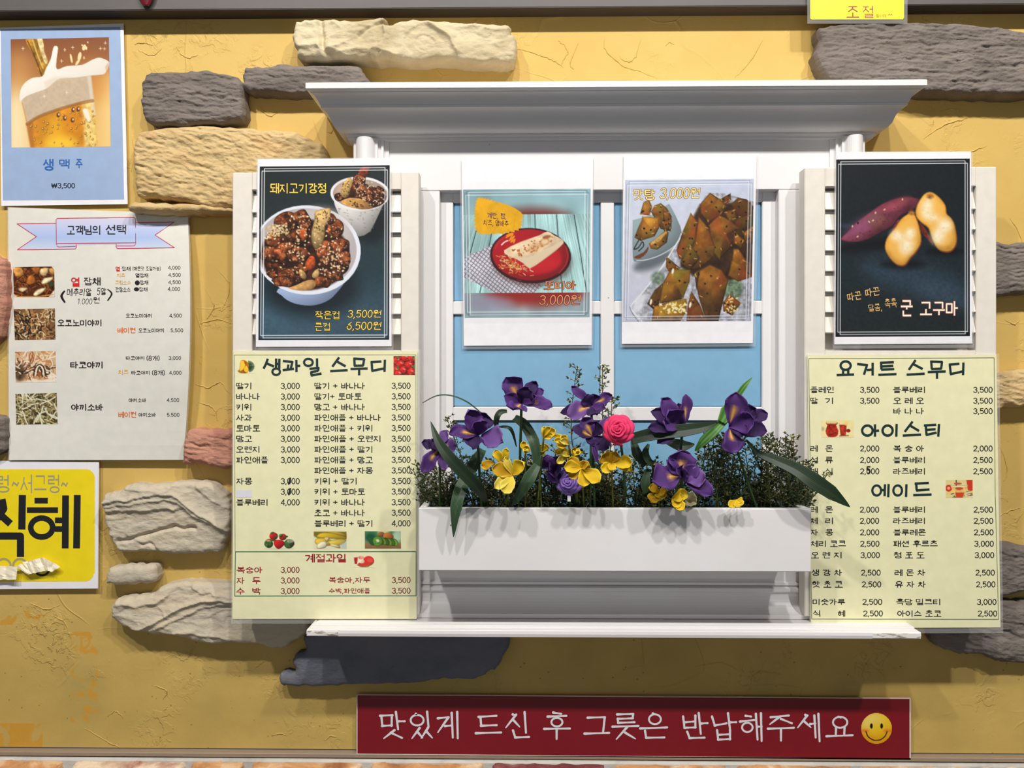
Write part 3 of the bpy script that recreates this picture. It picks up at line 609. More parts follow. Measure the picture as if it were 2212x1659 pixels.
        c = Cv([(205, 722), (525, 722), (525, 892), (205, 892)], 1730, 750, 4.589, 1.0); c.fill((236, 222, 160)); c.c *= (.98 + .05 * fbm(c.X * .02, c.Y * .02, 4))[..., None]
        c.ell(215, 810, 20, 20, (190, 180, 130), soft=12); c.poly([(250, 745), (365, 745), (350, 775), (372, 830), (355, 885), (270, 888), (245, 830), (262, 775)], (160, 40, 24), smooth=2, tex=.5, freq=.06); c.poly([(248, 735), (360, 735), (355, 757), (258, 757)], (220, 204, 150)); c.line([(362, 745), (382, 760), (378, 830)], 6, (206, 196, 160))
        c.poly([(382, 768), (455, 768), (445, 876), (392, 876)], (172, 48, 28), tex=.5, freq=.06); c.ell(448, 755, 22, 20, (240, 214, 110)); c.ell(470, 828, 22, 18, (150, 36, 24), tex=.5); c.line([(385, 880), (470, 876)], 12, (120, 84, 60), .8); c.line([(385, 766), (458, 766)], 5, (226, 170, 140))
    elif kind == 'ade':
        c = Cv([(1437, 1315), (1702, 1315), (1704, 1492), (1437, 1492)], 1730, 750, 4.589, 1.0); c.fill((226, 206, 140))
        for i in range(26):
            y = rnd.uniform(1420, 1490); x = rnd.uniform(1437, 1690); c.line([(x, y), (x + 50, y - 14)], 8, rnd.choice([(196, 40, 30), (40, 40, 60), (230, 200, 90), (240, 230, 200), (60, 110, 80)]))
        c.poly([(1640, 1315), (1704, 1315), (1704, 1420), (1655, 1420)], (206, 60, 34)); c.ell(1465, 1398, 34, 34, (206, 48, 34)); c.ell(1465, 1398, 16, 14, (240, 170, 130), soft=5)
        c.poly([(1482, 1370), (1655, 1370), (1615, 1480), (1530, 1480)], (226, 186, 110), tex=.2); c.poly([(1530, 1440), (1620, 1440), (1605, 1492), (1540, 1492)], (206, 70, 34)); c.ell(1570, 1400, 40, 14, (206, 70, 40)); c.ell(1568, 1368, 86, 20, (236, 226, 170)); c.line([(1482, 1368), (1655, 1368)], 4, (110, 96, 60)); c.line([(1540, 1318), (1540, 1370)], 9, (30, 30, 34)); c.ell(1556, 1352, 40, 10, (196, 84, 50))
    return c

def paint_smiley():
    c = Cv([(1246, 540), (1442, 540), (1442, 732), (1246, 732)], 1400, 1340, 2.724, 1.0)
    t = sstep(560, 720, c.Y); c.c[:] = np.array([236, 196, 44]) * (1 - t[..., None]) + np.array([216, 152, 18]) * t[..., None]
    c.ell(1315, 600, 60, 50, (236, 214, 130), soft=40, alpha=.7); c.ell(1344, 640, 40, 40, (232, 190, 20), soft=30, alpha=.6)
    for x in (1276, 1410): c.ell(x, 650, 24, 9, (226, 110, 30), soft=9, alpha=.75)
    for x in (1314, 1374): c.ell(x, 622, 8, 16, (24, 12, 10))
    c.line([(1282, 655), (1295, 685), (1325, 704), (1345, 706), (1368, 702), (1394, 682), (1406, 655)], 6, (30, 14, 8), 1, 4)
    return c
# ================================================================== materials of the setting
def wall_material():
    m, nt, b = new_mat('yellow_stucco'); L = nt.links
    v = mapping(nt, (1, 1, 1))
    n1 = noise(nt, v, 3.2, 4); n2 = noise(nt, v, 26, 4)
    y0, y1 = lin((206, 171, 92)), lin((214, 180, 102))
    c = mixc(nt, ramp(nt, n1, [(.35, 0.), (.65, 1.)]), y0, y1)
    c = mixc(nt, mathn(nt, 'MULTIPLY', ramp(nt, n2, [(.45, 0.), (.75, 1.)]), .25), c, lin((198, 158, 74)))
    # dirt specks, denser low on the wall where people touch it
    vo = node(nt, 'ShaderNodeTexVoronoi'); vo.inputs['Scale'].default_value = 74; L.new(v, vo.inputs['Vector'])
    sep = node(nt, 'ShaderNodeSeparateXYZ'); g = node(nt, 'ShaderNodeNewGeometry'); L.new(g.outputs['Position'], sep.inputs[0])
    lo = node(nt, 'ShaderNodeMapRange', i_1=ZC + .1, i_2=ZC - .45, i_3=0., i_4=1.); L.new(sep.outputs['Z'], lo.inputs[0])
    rnd = node(nt, 'ShaderNodeTexWhiteNoise'); L.new(vo.outputs['Color'], rnd.inputs['Vector'])
    sp = mathn(nt, 'MULTIPLY', mathn(nt, 'LESS_THAN', vo.outputs['Distance'], .095), mathn(nt, 'GREATER_THAN', rnd.outputs['Value'], .66))
    sp = mathn(nt, 'MULTIPLY', sp, lo.outputs[0])
    c = mixc(nt, mathn(nt, 'MULTIPLY', sp, .75), c, lin((96, 62, 28)))
    gr = mathn(nt, 'MULTIPLY', mathn(nt, 'MULTIPLY', ramp(nt, noise(nt, v, 7, 5), [(.35, .25), (.7, 1.)]), lo.outputs[0]), .72)
    c = mixc(nt, gr, c, lin((168, 146, 82)))
    # tape residue where signs once hung
    def rect(x0, y0, x1, y1, thr, sc):
        a = P(x0, y0, 0); bb = P(x1, y1, 0); s = None
        for ax, lo_, hi_ in (('X', a[0], bb[0]), ('Z', bb[2], a[2])):
            q = mathn(nt, 'MULTIPLY', mathn(nt, 'GREATER_THAN', sep.outputs[ax], lo_), mathn(nt, 'LESS_THAN', sep.outputs[ax], hi_)); s = q if s is None else mathn(nt, 'MULTIPLY', s, q)
        return mathn(nt, 'MULTIPLY', s, ramp(nt, noise(nt, v, sc, 4, .6, .6), [(thr, 0.), (thr + .04, 1.)]))
    for r_ in ((152, 1365, 212, 1560, .52, 42), (0, 1315, 100, 1350, .52, 34), (-30, 1562, 92, 1632, .44, 26), (430, 770, 470, 850, .58, 40)):
        c = mixc(nt, mathn(nt, 'MULTIPLY', rect(*r_), .8), c, lin((206, 148, 44)))
    L.new(c, b.inputs['Base Color']); b.inputs['Roughness'].default_value = .62; b.inputs['Specular IOR Level'].default_value = .3
    # trowelled plaster: low waves, thin broken ridges, small crumbs
    h = mathn(nt, 'MULTIPLY', noise(nt, v, 6, 3), .5)
    vd = node(nt, 'ShaderNodeVectorMath', operation='ADD'); nz = node(nt, 'ShaderNodeTexNoise'); nz.inputs['Scale'].default_value = 4; L.new(v, nz.inputs['Vector']); L.new(v, vd.inputs[0])
    sc_ = node(nt, 'ShaderNodeVectorMath', operation='SCALE'); L.new(nz.outputs['Color'], sc_.inputs[0]); sc_.inputs['Scale'].default_value = .25; L.new(sc_.outputs[0], vd.inputs[1])
    e = node(nt, 'ShaderNodeTexVoronoi', feature='DISTANCE_TO_EDGE'); e.inputs['Scale'].default_value = 5; L.new(vd.outputs[0], e.inputs['Vector'])
    rd = ramp(nt, e.outputs['Distance'], [(0, 1.), (.009, 0.)]); msk = ramp(nt, noise(nt, v, 5, 3), [(.5, 0.), (.6, 1.)])
    h = mathn(nt, 'ADD', h, mathn(nt, 'MULTIPLY', mathn(nt, 'MULTIPLY', rd, msk), .10))
    cr = ramp(nt, noise(nt, v, 55, 4, .6, .8), [(.5, 0.), (.56, 1.)]); m2 = ramp(nt, noise(nt, v, 6.5, 3), [(.52, 0.), (.66, 1.)])
    h = mathn(nt, 'ADD', h, mathn(nt, 'MULTIPLY', mathn(nt, 'MULTIPLY', cr, m2), .13))
    h = mathn(nt, 'ADD', h, mathn(nt, 'MULTIPLY', noise(nt, v, 160, 3), .03))
    bump(nt, b, h, .009, .8)
wall_material()

def stone_mat(name, cols, scale=(9, 9, 30), specks=.4, bmp=.002):
    m, nt, b = new_mat(name); v = mapping(nt, scale); v1 = mapping(nt, (1, 1, 1))
    n = noise(nt, v, 1.0, 6, .62, .4); a, c1, c2 = [lin(q) for q in cols]
    c = ramp(nt, n, [(.3, tuple(a)), (.5, tuple(c1)), (.72, tuple(c2))])
    s = ramp(nt, noise(nt, v1, 130, 4, .7), [(.66, 0.), (.74, 1.)]); c = mixc(nt, mathn(nt, 'MULTIPLY', s, specks), c, tuple(a * .35))
    nt.links.new(c, b.inputs['Base Color']); b.inputs['Roughness'].default_value = .85; b.inputs['Specular IOR Level'].default_value = .25
    h = mathn(nt, 'ADD', noise(nt, mapping(nt, (40, 40, 110)), 1, 5, .65, .3), mathn(nt, 'MULTIPLY', noise(nt, v1, 220, 3), .4)); bump(nt, b, h, bmp, .9)
stone_mat('stone_cream', [(176, 158, 122), (204, 190, 156), (216, 204, 172)], (7, 7, 12), .3)
stone_mat('stone_slate', [(98, 90, 84), (120, 111, 104), (138, 128, 120)], (9, 9, 34), .5, .003)
stone_mat('stone_tan', [(178, 144, 96), (206, 180, 130), (196, 152, 100)], (8, 8, 16), .3, .003)
stone_mat('stone_pale', [(170, 158, 136), (190, 180, 160), (206, 188, 158)], (5, 5, 16), .35, .002)
stone_mat('stone_pink', [(160, 108, 92), (186, 132, 112), (200, 150, 126)], (7, 7, 22), .4, .003)
stone_mat('stone_dark', [(92, 94, 104), (110, 112, 122), (124, 120, 122)], (6, 6, 10), .5, .002)
stone_mat('brick_orange', [(150, 96, 58), (206, 152, 102), (238, 218, 184)], (14, 14, 40), .4, .004)
stone_mat('brick_maroon', [(96, 40, 44), (120, 62, 62), (170, 116, 106)], (14, 14, 40), .4, .004)
stone_mat('brick_cream', [(206, 170, 140), (230, 208, 178), (150, 70, 64)], (14, 14, 40), .4, .004)
stone_mat('grout', [(176, 172, 164), (196, 192, 184), (206, 202, 194)], (20, 20, 20), .2, .001)

def white_paint():
    m, nt, b = new_mat('white_paint'); v = mapping(nt, (1, 1, 1)); a = lin((231, 229, 230))
    c = mixc(nt, ramp(nt, noise(nt, v, 5, 4), [(.35, 0.), (.7, 1.)]), tuple(a), tuple(lin((224, 221, 219))))
    vo = node(nt, 'ShaderNodeTexVoronoi'); vo.inputs['Scale'].default_value = 34; nt.links.new(v, vo.inputs['Vector'])
    rnd = node(nt, 'ShaderNodeTexWhiteNoise'); nt.links.new(vo.outputs['Color'], rnd.inputs['Vector'])
    sp = mathn(nt, 'MULTIPLY', mathn(nt, 'LESS_THAN', vo.outputs['Distance'], .045), mathn(nt, 'GREATER_THAN', rnd.outputs['Value'], .72))
    c = mixc(nt, mathn(nt, 'MULTIPLY', sp, .8), c, lin((110, 92, 76)))
    nt.links.new(c, b.inputs['Base Color']); b.inputs['Roughness'].default_value = .38; b.inputs['Specular IOR Level'].default_value = .4
    bump(nt, b, noise(nt, v, 40, 3), .0006, .5)
white_paint()
m, nt, b = new_mat('worn_white_paint'); v = mapping(nt, (1, 1, 1))
c = mixc(nt, ramp(nt, noise(nt, mapping(nt, (12, 12, 60)), 3, 6, .7), [(.47, 0.), (.58, 1.)]), tuple(lin((232, 228, 224))), tuple(lin((120, 104, 88)))); nt.links.new(c, b.inputs['Base Color']); b.inputs['Roughness'].default_value = .4
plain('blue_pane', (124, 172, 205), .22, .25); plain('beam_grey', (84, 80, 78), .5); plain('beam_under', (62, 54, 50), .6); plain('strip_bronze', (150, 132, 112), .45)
plain('shutter_paint', (226, 219, 208), .45)

# ================================================================== wall with set-in stones
a = P(-700, -350, 0); c = P(2900, 1632, 0)
nx, nz = 60, 40; gx, gz = np.meshgrid(np.linspace(a[0], c[0], nx), np.linspace(a[2], c[2], nz))
wall = obj('wall_back', np.stack([gx, 0 * gx, gz], -1).reshape(-1, 3), [tuple(q) for q in grid_faces(nz, nx)], 'yellow_stucco', smooth=True)
tag(wall, 'yellow trowelled stucco wall with rough stones set into it', kind='structure')

def stone(pts, T, mat, style, seed, step=2.2, folds=()):
    d0 = T * .75; q = np.array(pts, float); q = smooth_loop(q, 5)
    rng = np.random.default_rng(seed); q = q + (np.stack([vnoise(q[:, 0] * .15, q[:, 1] * .15, seed), vnoise(q[:, 0] * .15, q[:, 1] * .15, seed + 3)], 1) - .5) * 6
    x0, y0 = q.min(0); x1, y1 = q.max(0); nx = int((x1 - x0) / step) + 3; ny = int((y1 - y0) / step) + 3
    X, Y = np.meshgrid(x0 - step + step * np.arange(nx), y0 - step + step * np.arange(ny))
    sd = -poly_sdf(X, Y, q); cin = -poly_sdf(X[:-1, :-1] + step / 2, Y[:-1, :-1] + step / 2, q) > 0
    used = np.zeros(X.shape, bool); cnt = np.zeros(X.shape, int)
    for dy in (0, 1):
        for dx in (0, 1): cnt[dy:dy + cin.shape[0], dx:dx + cin.shape[1]] += cin
    used = cnt > 0; bd = used & (cnt < 4)
    # snap the rim to the outline
    bi = np.argwhere(bd)
    for i, j in bi:
        k = np.argmin((q[:, 0] - X[i, j]) ** 2 + (q[:, 1] - Y[i, j]) ** 2); best = None
        for e in (k - 1, k):
            a_, b_ = q[e % len(q)], q[(e + 1) % len(q)]; t = np.clip(np.dot((X[i, j] - a_[0], Y[i, j] - a_[1]), b_ - a_) / (np.dot(b_ - a_, b_ - a_) + 1e-9), 0, 1); p_ = a_ + t * (b_ - a_); dd = np.hypot(X[i, j] - p_[0], Y[i, j] - p_[1])
            if best is None or dd < best[0]: best = (dd, p_)
        X[i, j], Y[i, j] = best[1]
    sd = np.where(bd, 0, np.maximum(sd, 0))
    e = 1 - np.exp(-sd / (3.2 if style in ('fold', 'slate') else 4.5)); wob = fbm(X * .03, Y * .03, seed + 9, 3) - .5
    if style == 'slate': h = .17 * (ridged(X * .016 + wob * .6, Y * .17 + wob * 3, seed, 4) - .5) + .07 * (fbm(X * .09, Y * .3, seed + 7, 3) - .5) + .2 * (fbm(X * .012, Y * .02, seed + 2, 3) - .5)
    elif style == 'fold':                                  # flat grainy face with the folds and cracks traced from this stone
        fc = fbm(X * .012, Y * .02, seed + 2, 2) * 4; fc = fc - np.floor(fc)
        h = .11 * (fbm(X * .016, Y * .024, seed, 3) - .5) + .09 * (fbm(X * .06, Y * .11, seed + 1, 4) - .5) + .05 * (fc - .5) * sstep(0, .15, fc)
        wx = X + 9 * (fbm(X * .05, Y * .05, seed + 4, 2) - .5); wy = Y + 9 * (fbm(X * .05, Y * .05, seed + 5, 2) - .5)
        for ln_, amp, wd in folds:
            dd = np.full(X.shape, 1e9); sg = np.zeros(X.shape); pp = smooth_loop(ln_, 4, False)
            for a_, b_ in zip(pp[:-1], pp[1:]):
                q_ = seg_dist(wx, wy, *a_, *b_); c_ = (b_[0] - a_[0]) * (wy - a_[1]) - (b_[1] - a_[1]) * (wx - a_[0]); sg = np.where(q_ < dd, np.sign(c_), sg); dd = np.minimum(dd, q_)
            h = h + (amp * np.exp(-(dd / wd) ** 2) if amp < 0 else amp * np.exp(-dd / (wd * np.where(sg < 0, 2.2, .55))))
    elif style == 'smooth': h = .16 * (fbm(X * .02, Y * .03, seed, 4) - .5)
    else: h = .15 * (ridged(X * .025 + wob, Y * .11 + wob * 2.5 - X * .02, seed, 4) - .5) + .08 * (fbm(X * .08, Y * .2, seed + 7, 3) - .5) + .2 * (fbm(X * .02, Y * .03, seed + 2, 4) - .5)
    dep = T * (.72 + .28 * e + h * np.minimum(e + .15, 1) * 1.1)
    vid = np.full(X.shape, -1); vid[used] = np.arange(used.sum())
    base = Pn(X[used], Y[used], d0); V = base.copy(); V[:, 1] = -dep[used]
    fi = np.argwhere(cin); F_ = np.stack([vid[fi[:, 0], fi[:, 1]], vid[fi[:, 0] + 1, fi[:, 1]], vid[fi[:, 0] + 1, fi[:, 1] + 1], vid[fi[:, 0], fi[:, 1] + 1]], 1)
    # rim down to the wall
    ed = {}
    for f_ in F_:
        for k in range(4):
            a_, b_ = int(f_[k]), int(f_[(k + 1) % 4]); ed[(a_, b_)] = 1
    rim = [e_ for e_ in ed if (e_[1], e_[0]) not in ed]; n = len(V); ids = sorted({i for e_ in rim for i in e_}); mp = {i: n + j for j, i in enumerate(ids)}
    A_ = V[ids].copy(); B = V[ids].copy(); cen = V.mean(0); B[:, 0] += (B[:, 0] - cen[0]) * -.01; B[:, 1] = .004; m_ = {i: n + len(ids) + j for j, i in enumerate(ids)}
    sk = [(mp[b_], mp[a_], m_[a_], m_[b_]) for a_, b_ in rim]
    o = obj('stone', np.concatenate([V, A_, B]), [tuple(r) for r in F_] + sk, mat, wall, smooth=True)
    return o
stone([(642, 49), (700, 44), (760, 47), (832, 42), (836, 58), (880, 46), (960, 50), (1040, 54), (1098, 58), (1104, 74), (1113, 80), (1115, 130), (1080, 139), (980, 133), (880, 132), (800, 131), (720, 129), (650, 128), (642, 108), (634, 92), (637, 62)], .040, 'stone_cream', 'fold', 11, folds=[([(692, 44), (698, 80), (704, 112), (716, 128)], -.16, 5), ([(830, 44), (834, 88), (806, 118)], .16, 8), ([(920, 50), (950, 72), (976, 90), (984, 112)], .14, 9), ([(638, 106), (684, 104), (706, 116), (740, 104)], .13, 8), ([(780, 84), (800, 68), (828, 58)], -.1, 4), ([(1010, 60), (1040, 66), (1096, 70)], .08, 7), ([(720, 116), (800, 112), (860, 122)], .1, 6)])
stone([(318, 164), (345, 158), (400, 158), (420, 152), (470, 157), (510, 166), (524, 185), (530, 230), (528, 252), (515, 264), (450, 268), (400, 272), (345, 270), (318, 262), (308, 235), (308, 195)], .034, 'stone_slate', 'slate', 5)
stone([(533, 148), (575, 146), (610, 141), (660, 144), (770, 145), (785, 160), (800, 178), (806, 200), (700, 205), (620, 204), (560, 202), (532, 200), (527, 180)], .03, 'stone_slate', 'slate', 6)
stone([(300, 290), (330, 282), (400, 274), (480, 274), (560, 280), (640, 288), (690, 310), (706, 335), (706, 400), (690, 450), (560, 455), (440, 446), (380, 434), (330, 428), (298, 424), (292, 380), (290, 330)], .034, 'stone_tan', 'rough', 7)
stone([(279, 442), (300, 436), (360, 440), (430, 441), (470, 446), (510, 452), (512, 462), (440, 462), (380, 463), (320, 462), (284, 456)], .036, 'stone_tan', 'smooth', 8)
stone([(404, 940), (420, 926), (470, 928), (530, 930), (540, 1010), (505, 1012), (470, 1010), (430, 1000), (398, 1004), (396, 970)], .03, 'stone_pink', 'rough', 9)
stone([(228, 1068), (260, 1062), (282, 1046), (330, 1046), (380, 1042), (425, 1039), (460, 1046), (488, 1068), (500, 1098), (501, 1130), (488, 1170), (472, 1192), (420, 1194), (370, 1196), (330, 1190), (265, 1190), (244, 1170), (232, 1140), (226, 1110)], .03, 'stone_pale', 'fold', 10, folds=[([(228, 1082), (300, 1076), (372, 1066), (410, 1092), (452, 1120), (500, 1146)], .2, 6), ([(228, 1092), (310, 1086), (376, 1078), (420, 1110), (470, 1136)], .14, 5), ([(228, 1102), (300, 1098), (380, 1096)], .16, 6), ([(258, 1168), (300, 1158), (350, 1144), (390, 1137), (424, 1141)], -.2, 4), ([(430, 1050), (460, 1078), (490, 1096)], .12, 7), ([(310, 1176), (330, 1172), (342, 1186)], -.12, 3), ([(290, 1056), (340, 1062), (372, 1056)], .1, 6)])
stone([(231, 1246), (240, 1226), (270, 1220), (300, 1221), (332, 1219), (341, 1232), (335, 1256), (300, 1260), (262, 1262), (232, 1260)], .028, 'stone_pale', 'smooth', 12)
stone([(242, 1310), (258, 1292), (300, 1288), (335, 1280), (352, 1264), (400, 1256), (460, 1258), (520, 1264), (600, 1290), (660, 1330), (664, 1360), (630, 1388), (600, 1400), (560, 1390), (500, 1389), (440, 1388), (390, 1374), (320, 1366), (270, 1352), (244, 1334)], .03, 'stone_pale', 'fold', 13, folds=[([(292, 1366), (330, 1346), (372, 1324), (420, 1302), (470, 1294), (540, 1300)], .2, 6), ([(340, 1356), (400, 1330), (450, 1308), (520, 1302)], .13, 5), ([(250, 1304), (300, 1306), (336, 1302), (360, 1288)], .15, 8), ([(420, 1268), (470, 1282), (540, 1290)], .12, 6), ([(360, 1370), (430, 1366), (500, 1382)], .12, 6), ([(250, 1326), (300, 1340)], .08, 9)])
stone([(664, 1368), (760, 1364), (900, 1364), (1090, 1366), (1086, 1420), (1076, 1440), (1050, 1452), (1028, 1464), (960, 1466), (890, 1474), (840, 1476), (760, 1478), (690, 1482), (620, 1482), (606, 1470), (608, 1454), (636, 1450), (634, 1424), (640, 1412), (660, 1404)], .026, 'stone_dark', 'smooth', 14)
stone([(1764, 64), (1780, 58), (1850, 52), (1960, 50), (2040, 52), (2120, 58), (2190, 66), (2240, 84), (2300, 90), (2300, 200), (2240, 204), (2190, 208), (2100, 206), (2000, 204), (1900, 190), (1800, 180), (1768, 150), (1758, 120), (1766, 96)], .034, 'stone_slate', 'slate', 15)
stone([(2130, 530), (2180, 527), (2260, 524), (2300, 540), (2290, 630), (2220, 634), (2180, 638), (2130, 632)], .03, 'stone_slate', 'slate', 16)
stone([(2130, 804), (2180, 800), (2230, 796), (2300, 800), (2300, 870), (2230, 876), (2170, 880), (2130, 880)], .03, 'stone_tan', 'rough', 17)
stone([(2120, 1172), (2170, 1172), (2210, 1180), (2290, 1196), (2300, 1250), (2210, 1278), (2160, 1288), (2110, 1290)], .03, 'stone_slate', 'rough', 18)
stone([(2030, 1296), (2100, 1290), (2180, 1300), (2230, 1298), (2320, 1310), (2320, 1420), (2240, 1430), (2190, 1432), (2150, 1426), (2118, 1414), (2080, 1413), (2040, 1402), (2014, 1384), (2009, 1350)], .026, 'stone_slate', 'rough', 19)
stone([(-60, 556), (-20, 552), (6, 560), (14, 590), (15, 640), (8, 690), (-6, 732), (-60, 740)], .028, 'stone_pink', 'rough', 20)
stone([(-50, 900), (-10, 898), (8, 906), (10, 950), (4, 976), (-50, 984)], .028, 'stone_slate', 'rough', 22)

# ================================================================== beam above, ledge and brick course below
a = P(-700, 18, .031); c = P(2900, 18, .031); zt = P(0, -400, 0)[2]
bm = box('trim_1', a[0], c[0], -.01, .031, P(1106, 16, .031)[2], zt, 'beam_grey', b=.001); tag(bm, 'dark grey metal beam along the top of the wall', kind='structure')
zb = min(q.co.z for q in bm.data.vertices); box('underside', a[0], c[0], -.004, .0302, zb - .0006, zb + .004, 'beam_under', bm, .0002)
zs0, zs1 = P(1106, 1640, .012)[2], P(1106, 1631, .012)[2]
st = box('trim_2', a[0], c[0], -.004, .012, zs0, zs1, 'strip_bronze', b=.0008); tag(st, 'thin bronze coloured strip at the foot of the stucco', kind='structure')
zl = P(1106, 1642, .012)[2]; wl = box('wall_lower', a[0], c[0], -.02, .016, zl - .5, zl - .0004, 'grout', b=.003); tag(wl, 'brick faced lower wall with pale grout', kind='structure')
BR = [(-140, 122, 'brick_orange'), (146, 390, 'brick_cream'), (404, 518, 'brick_orange'), (536, 776, 'brick_orange'), (796, 1042, 'brick_orange'), (1062, 1308, 'brick_maroon'), (1328, 1574, 'brick_orange'), (1596, 1848, 'brick_orange'), (1868, 2112, 'brick_orange'), (2130, 2360, 'brick_cream')]
for row_ in range(3):                                           # the first course shows at the foot of the photo
    for i, (x0, x1, mt) in enumerate(BR):
        sh = 130 * (row_ % 2); x0, x1 = x0 + sh, x1 + sh; mt = mt if row_ == 0 else ['brick_orange', 'brick_cream', 'brick_orange', 'brick_maroon'][(i * 7 + row_) % 4]
        top = 1650 + (3 if x1 < 520 else 0); a_ = P(x0, top, .034); b_ = P(x1, top, .034); hgt = .055; z1 = min(a_[2], zl - .004) - row_ * (hgt + .014); n_ = 40; m_ = 14
        U, V_ = np.meshgrid(np.linspace(0, 1, n_), np.linspace(0, 1, m_)); X = a_[0] + (b_[0] - a_[0]) * U; Z = z1 - hgt * V_; k_ = i + 20 * row_
        ed = np.minimum(np.minimum(U, 1 - U) * (b_[0] - a_[0]), np.minimum(V_, 1 - V_) * hgt); dep = .015 + .018 * (1 - np.exp(-ed / .003)) + .006 * (fbm(U * 14 + k_ * 9, V_ * 5, k_, 4) - .5) * np.minimum(ed / .004, 1)
        X = X + .0016 * (vnoise(V_ * 7, U * 20 + k_ * 3, k_ + 5) - .5); Z = Z + .003 * (vnoise(U * 16, V_ * 3 + k_ * 5, k_ + 8) - .5)
        obj('brick', np.stack([X, -dep, Z], -1).reshape(-1, 3), [tuple(q[::-1]) for q in grid_faces(m_, n_)], mt, wl, smooth=True)

# ================================================================== white decorative window surround
DF = .045                                                       # face of the boards
win = thing('window_1', P(1316, 1330, 0), 'white decorative window frame with crown moulding and blue panes', kind='structure')
def sweep(name, prof, xl, xr, ret, mat, parent, ends=True):
    """moulding along x; prof = [(d, z)], ends mitred back to the wall"""
    n = len(prof); V = []; f = []
    d = np.array([p[0] for p in prof]); z = np.array([p[1] for p in prof]); k = (d - DF) * ret
    for x in (xl - k, xr + k):
        V.append(np.stack([x, -d, z], 1))
    for x in (xl - k, xr + k): V.append(np.stack([x, 0 * d, z], 1))
    for i in range(n - 1):
        f.append((i, i + 1, n + i + 1, n + i)); f.append((2 * n + i, 2 * n + i + 1, i + 1, i)); f.append((n + i, n + i + 1, 3 * n + i + 1, 3 * n + i))
    f.append(tuple([0, n, 3 * n, 2 * n])); f.append((n - 1, 3 * n - 1, 4 * n - 1, 2 * n - 1))
    o = obj(name, np.concatenate(V), f, mat, parent)
    bpy_set_outward(o); return o
def bpy_set_outward(o):
    import bmesh
    bm_ = bmesh.new(); bm_.from_mesh(o.data); bmesh.ops.recalc_face_normals(bm_, faces=bm_.faces); bm_.to_mesh(o.data); bm_.free()
def arc(d0, z0, d1, z1, bulge, n=8):
    out = []
    for i in range(n + 1):
        t = i / n; nx_, nz_ = (z1 - z0), -(d1 - d0); L = math.hypot(nx_, nz_); o = bulge * 4 * t * (1 - t); out.append((d0 + (d1 - d0) * t + nx_ / L * o, z0 + (z1 - z0) * t + nz_ / L * o))
    return out
zz = lambda py, d: P(1316, py, d)[2]
zt_ = zz(174.5, .122); zb_ = zz(303, DF + .004)
H_ = zt_ - zb_
xl0 = P(763, 300, DF)[0]; xr0 = P(1872, 296, DF)[0]
RET = ((xl0 - P(660, 182, .122)[0]) / (.122 - DF))
prof = [(0.0, zt_), (.121, zt_), (.122, zt_ - .001), (.122, zt_ - .0085), (.1205, zt_ - .0095), (.1145, zt_ - .011)] + arc(.1145, zt_ - .012, .100, zt_ - .024, .0025) + [(.0985, zt_ - .0245), (.0985, zt_ - .028)] + arc(.097, zt_ - .028, .080, zt_ - .045, .003) + arc(.080, zt_ - .045, .058, zb_ + .008, -.004) + [(.057, zb_ + .008), (.057, zb_ + .005), (.0535, zb_ + .004), (.0535, zb_), (DF - .01, zb_), (0, zb_)]
sweep('crown_moulding', prof, xl0, xr0, RET, 'white_paint', win)
# boards of the frame
XL, XR = 840, 1792
box('frame_board', P(XL - 6, 0, DF)[0], P(XR + 6, 0, DF)[0], 0, DF, zz(411, DF), zb_ + .003, 'white_paint', win)
box('frame_board', P(XL, 0, DF)[0], P(950, 0, DF)[0], 0, DF, zz(1300, DF), zz(411, DF) - .0002, 'white_paint', win)
box('frame_board', P(1682, 0, DF)[0], P(XR, 0, DF)[0], 0, DF, zz(1300, DF), zz(411, DF) - .0002, 'white_paint', win)
box('frame_board', P(950, 0, DF)[0] + .0002, P(1682, 0, DF)[0] - .0002, 0, DF, zz(1300, DF), zz(1190, DF), 'white_paint', win)
# sash, glazing bars and panes
DS = .029; DP = .0245
sx0, sx1 = P(944, 0, DS)[0], P(1690, 0, DS)[0]; zs_t, zs_b = zz(411, DS) + .004, zz(1200, DS)
X1 = P(979, 600, DS)[0]; X2 = P(1297.5, 600, DS)[0]; X3 = P(1327, 600, DS)[0]; X4 = P(1646.5, 600, DS)[0]
Z1 = zz(437, DS); Z2, Z3, Z4, Z5, Z6 = zz(650, DS), zz(679, DS), zz(879, DS), zz(909, DS), zz(1150, DS)
box('sash_stile', sx0, X1, .004, DS, zs_b, zs_t, 'white_paint', win); box('sash_stile', X4, sx1, .004, DS, zs_b, zs_t, 'white_paint', win)
box('sash_rail', X1, X4, .004, DS, Z1, zs_t, 'white_paint', win); box('sash_rail', X1, X4, .004, DS, zs_b, Z6, 'white_paint', win)
box('glazing_bar', X2, X3, .004, DS - .0006, Z6, Z1, 'white_paint', win)
for za, zb2 in ((Z3, Z2), (Z5, Z4)):
    for xa, xb in ((X1, X2), (X3, X4)): box('glazing_bar', xa, xb, .004, DS - .0004, za, zb2, 'white_paint', win)
for za, zb2 in ((Z2, Z1), (Z4, Z3), (Z6, Z5)):
    for xa, xb in ((X1, X2), (X3, X4)): tag(box('pane', xa + .0002, xb - .0002, .006, DP, za + .0002, zb2 - .0002, 'blue_pane', win, b=.002), 'flat sky blue window pane')
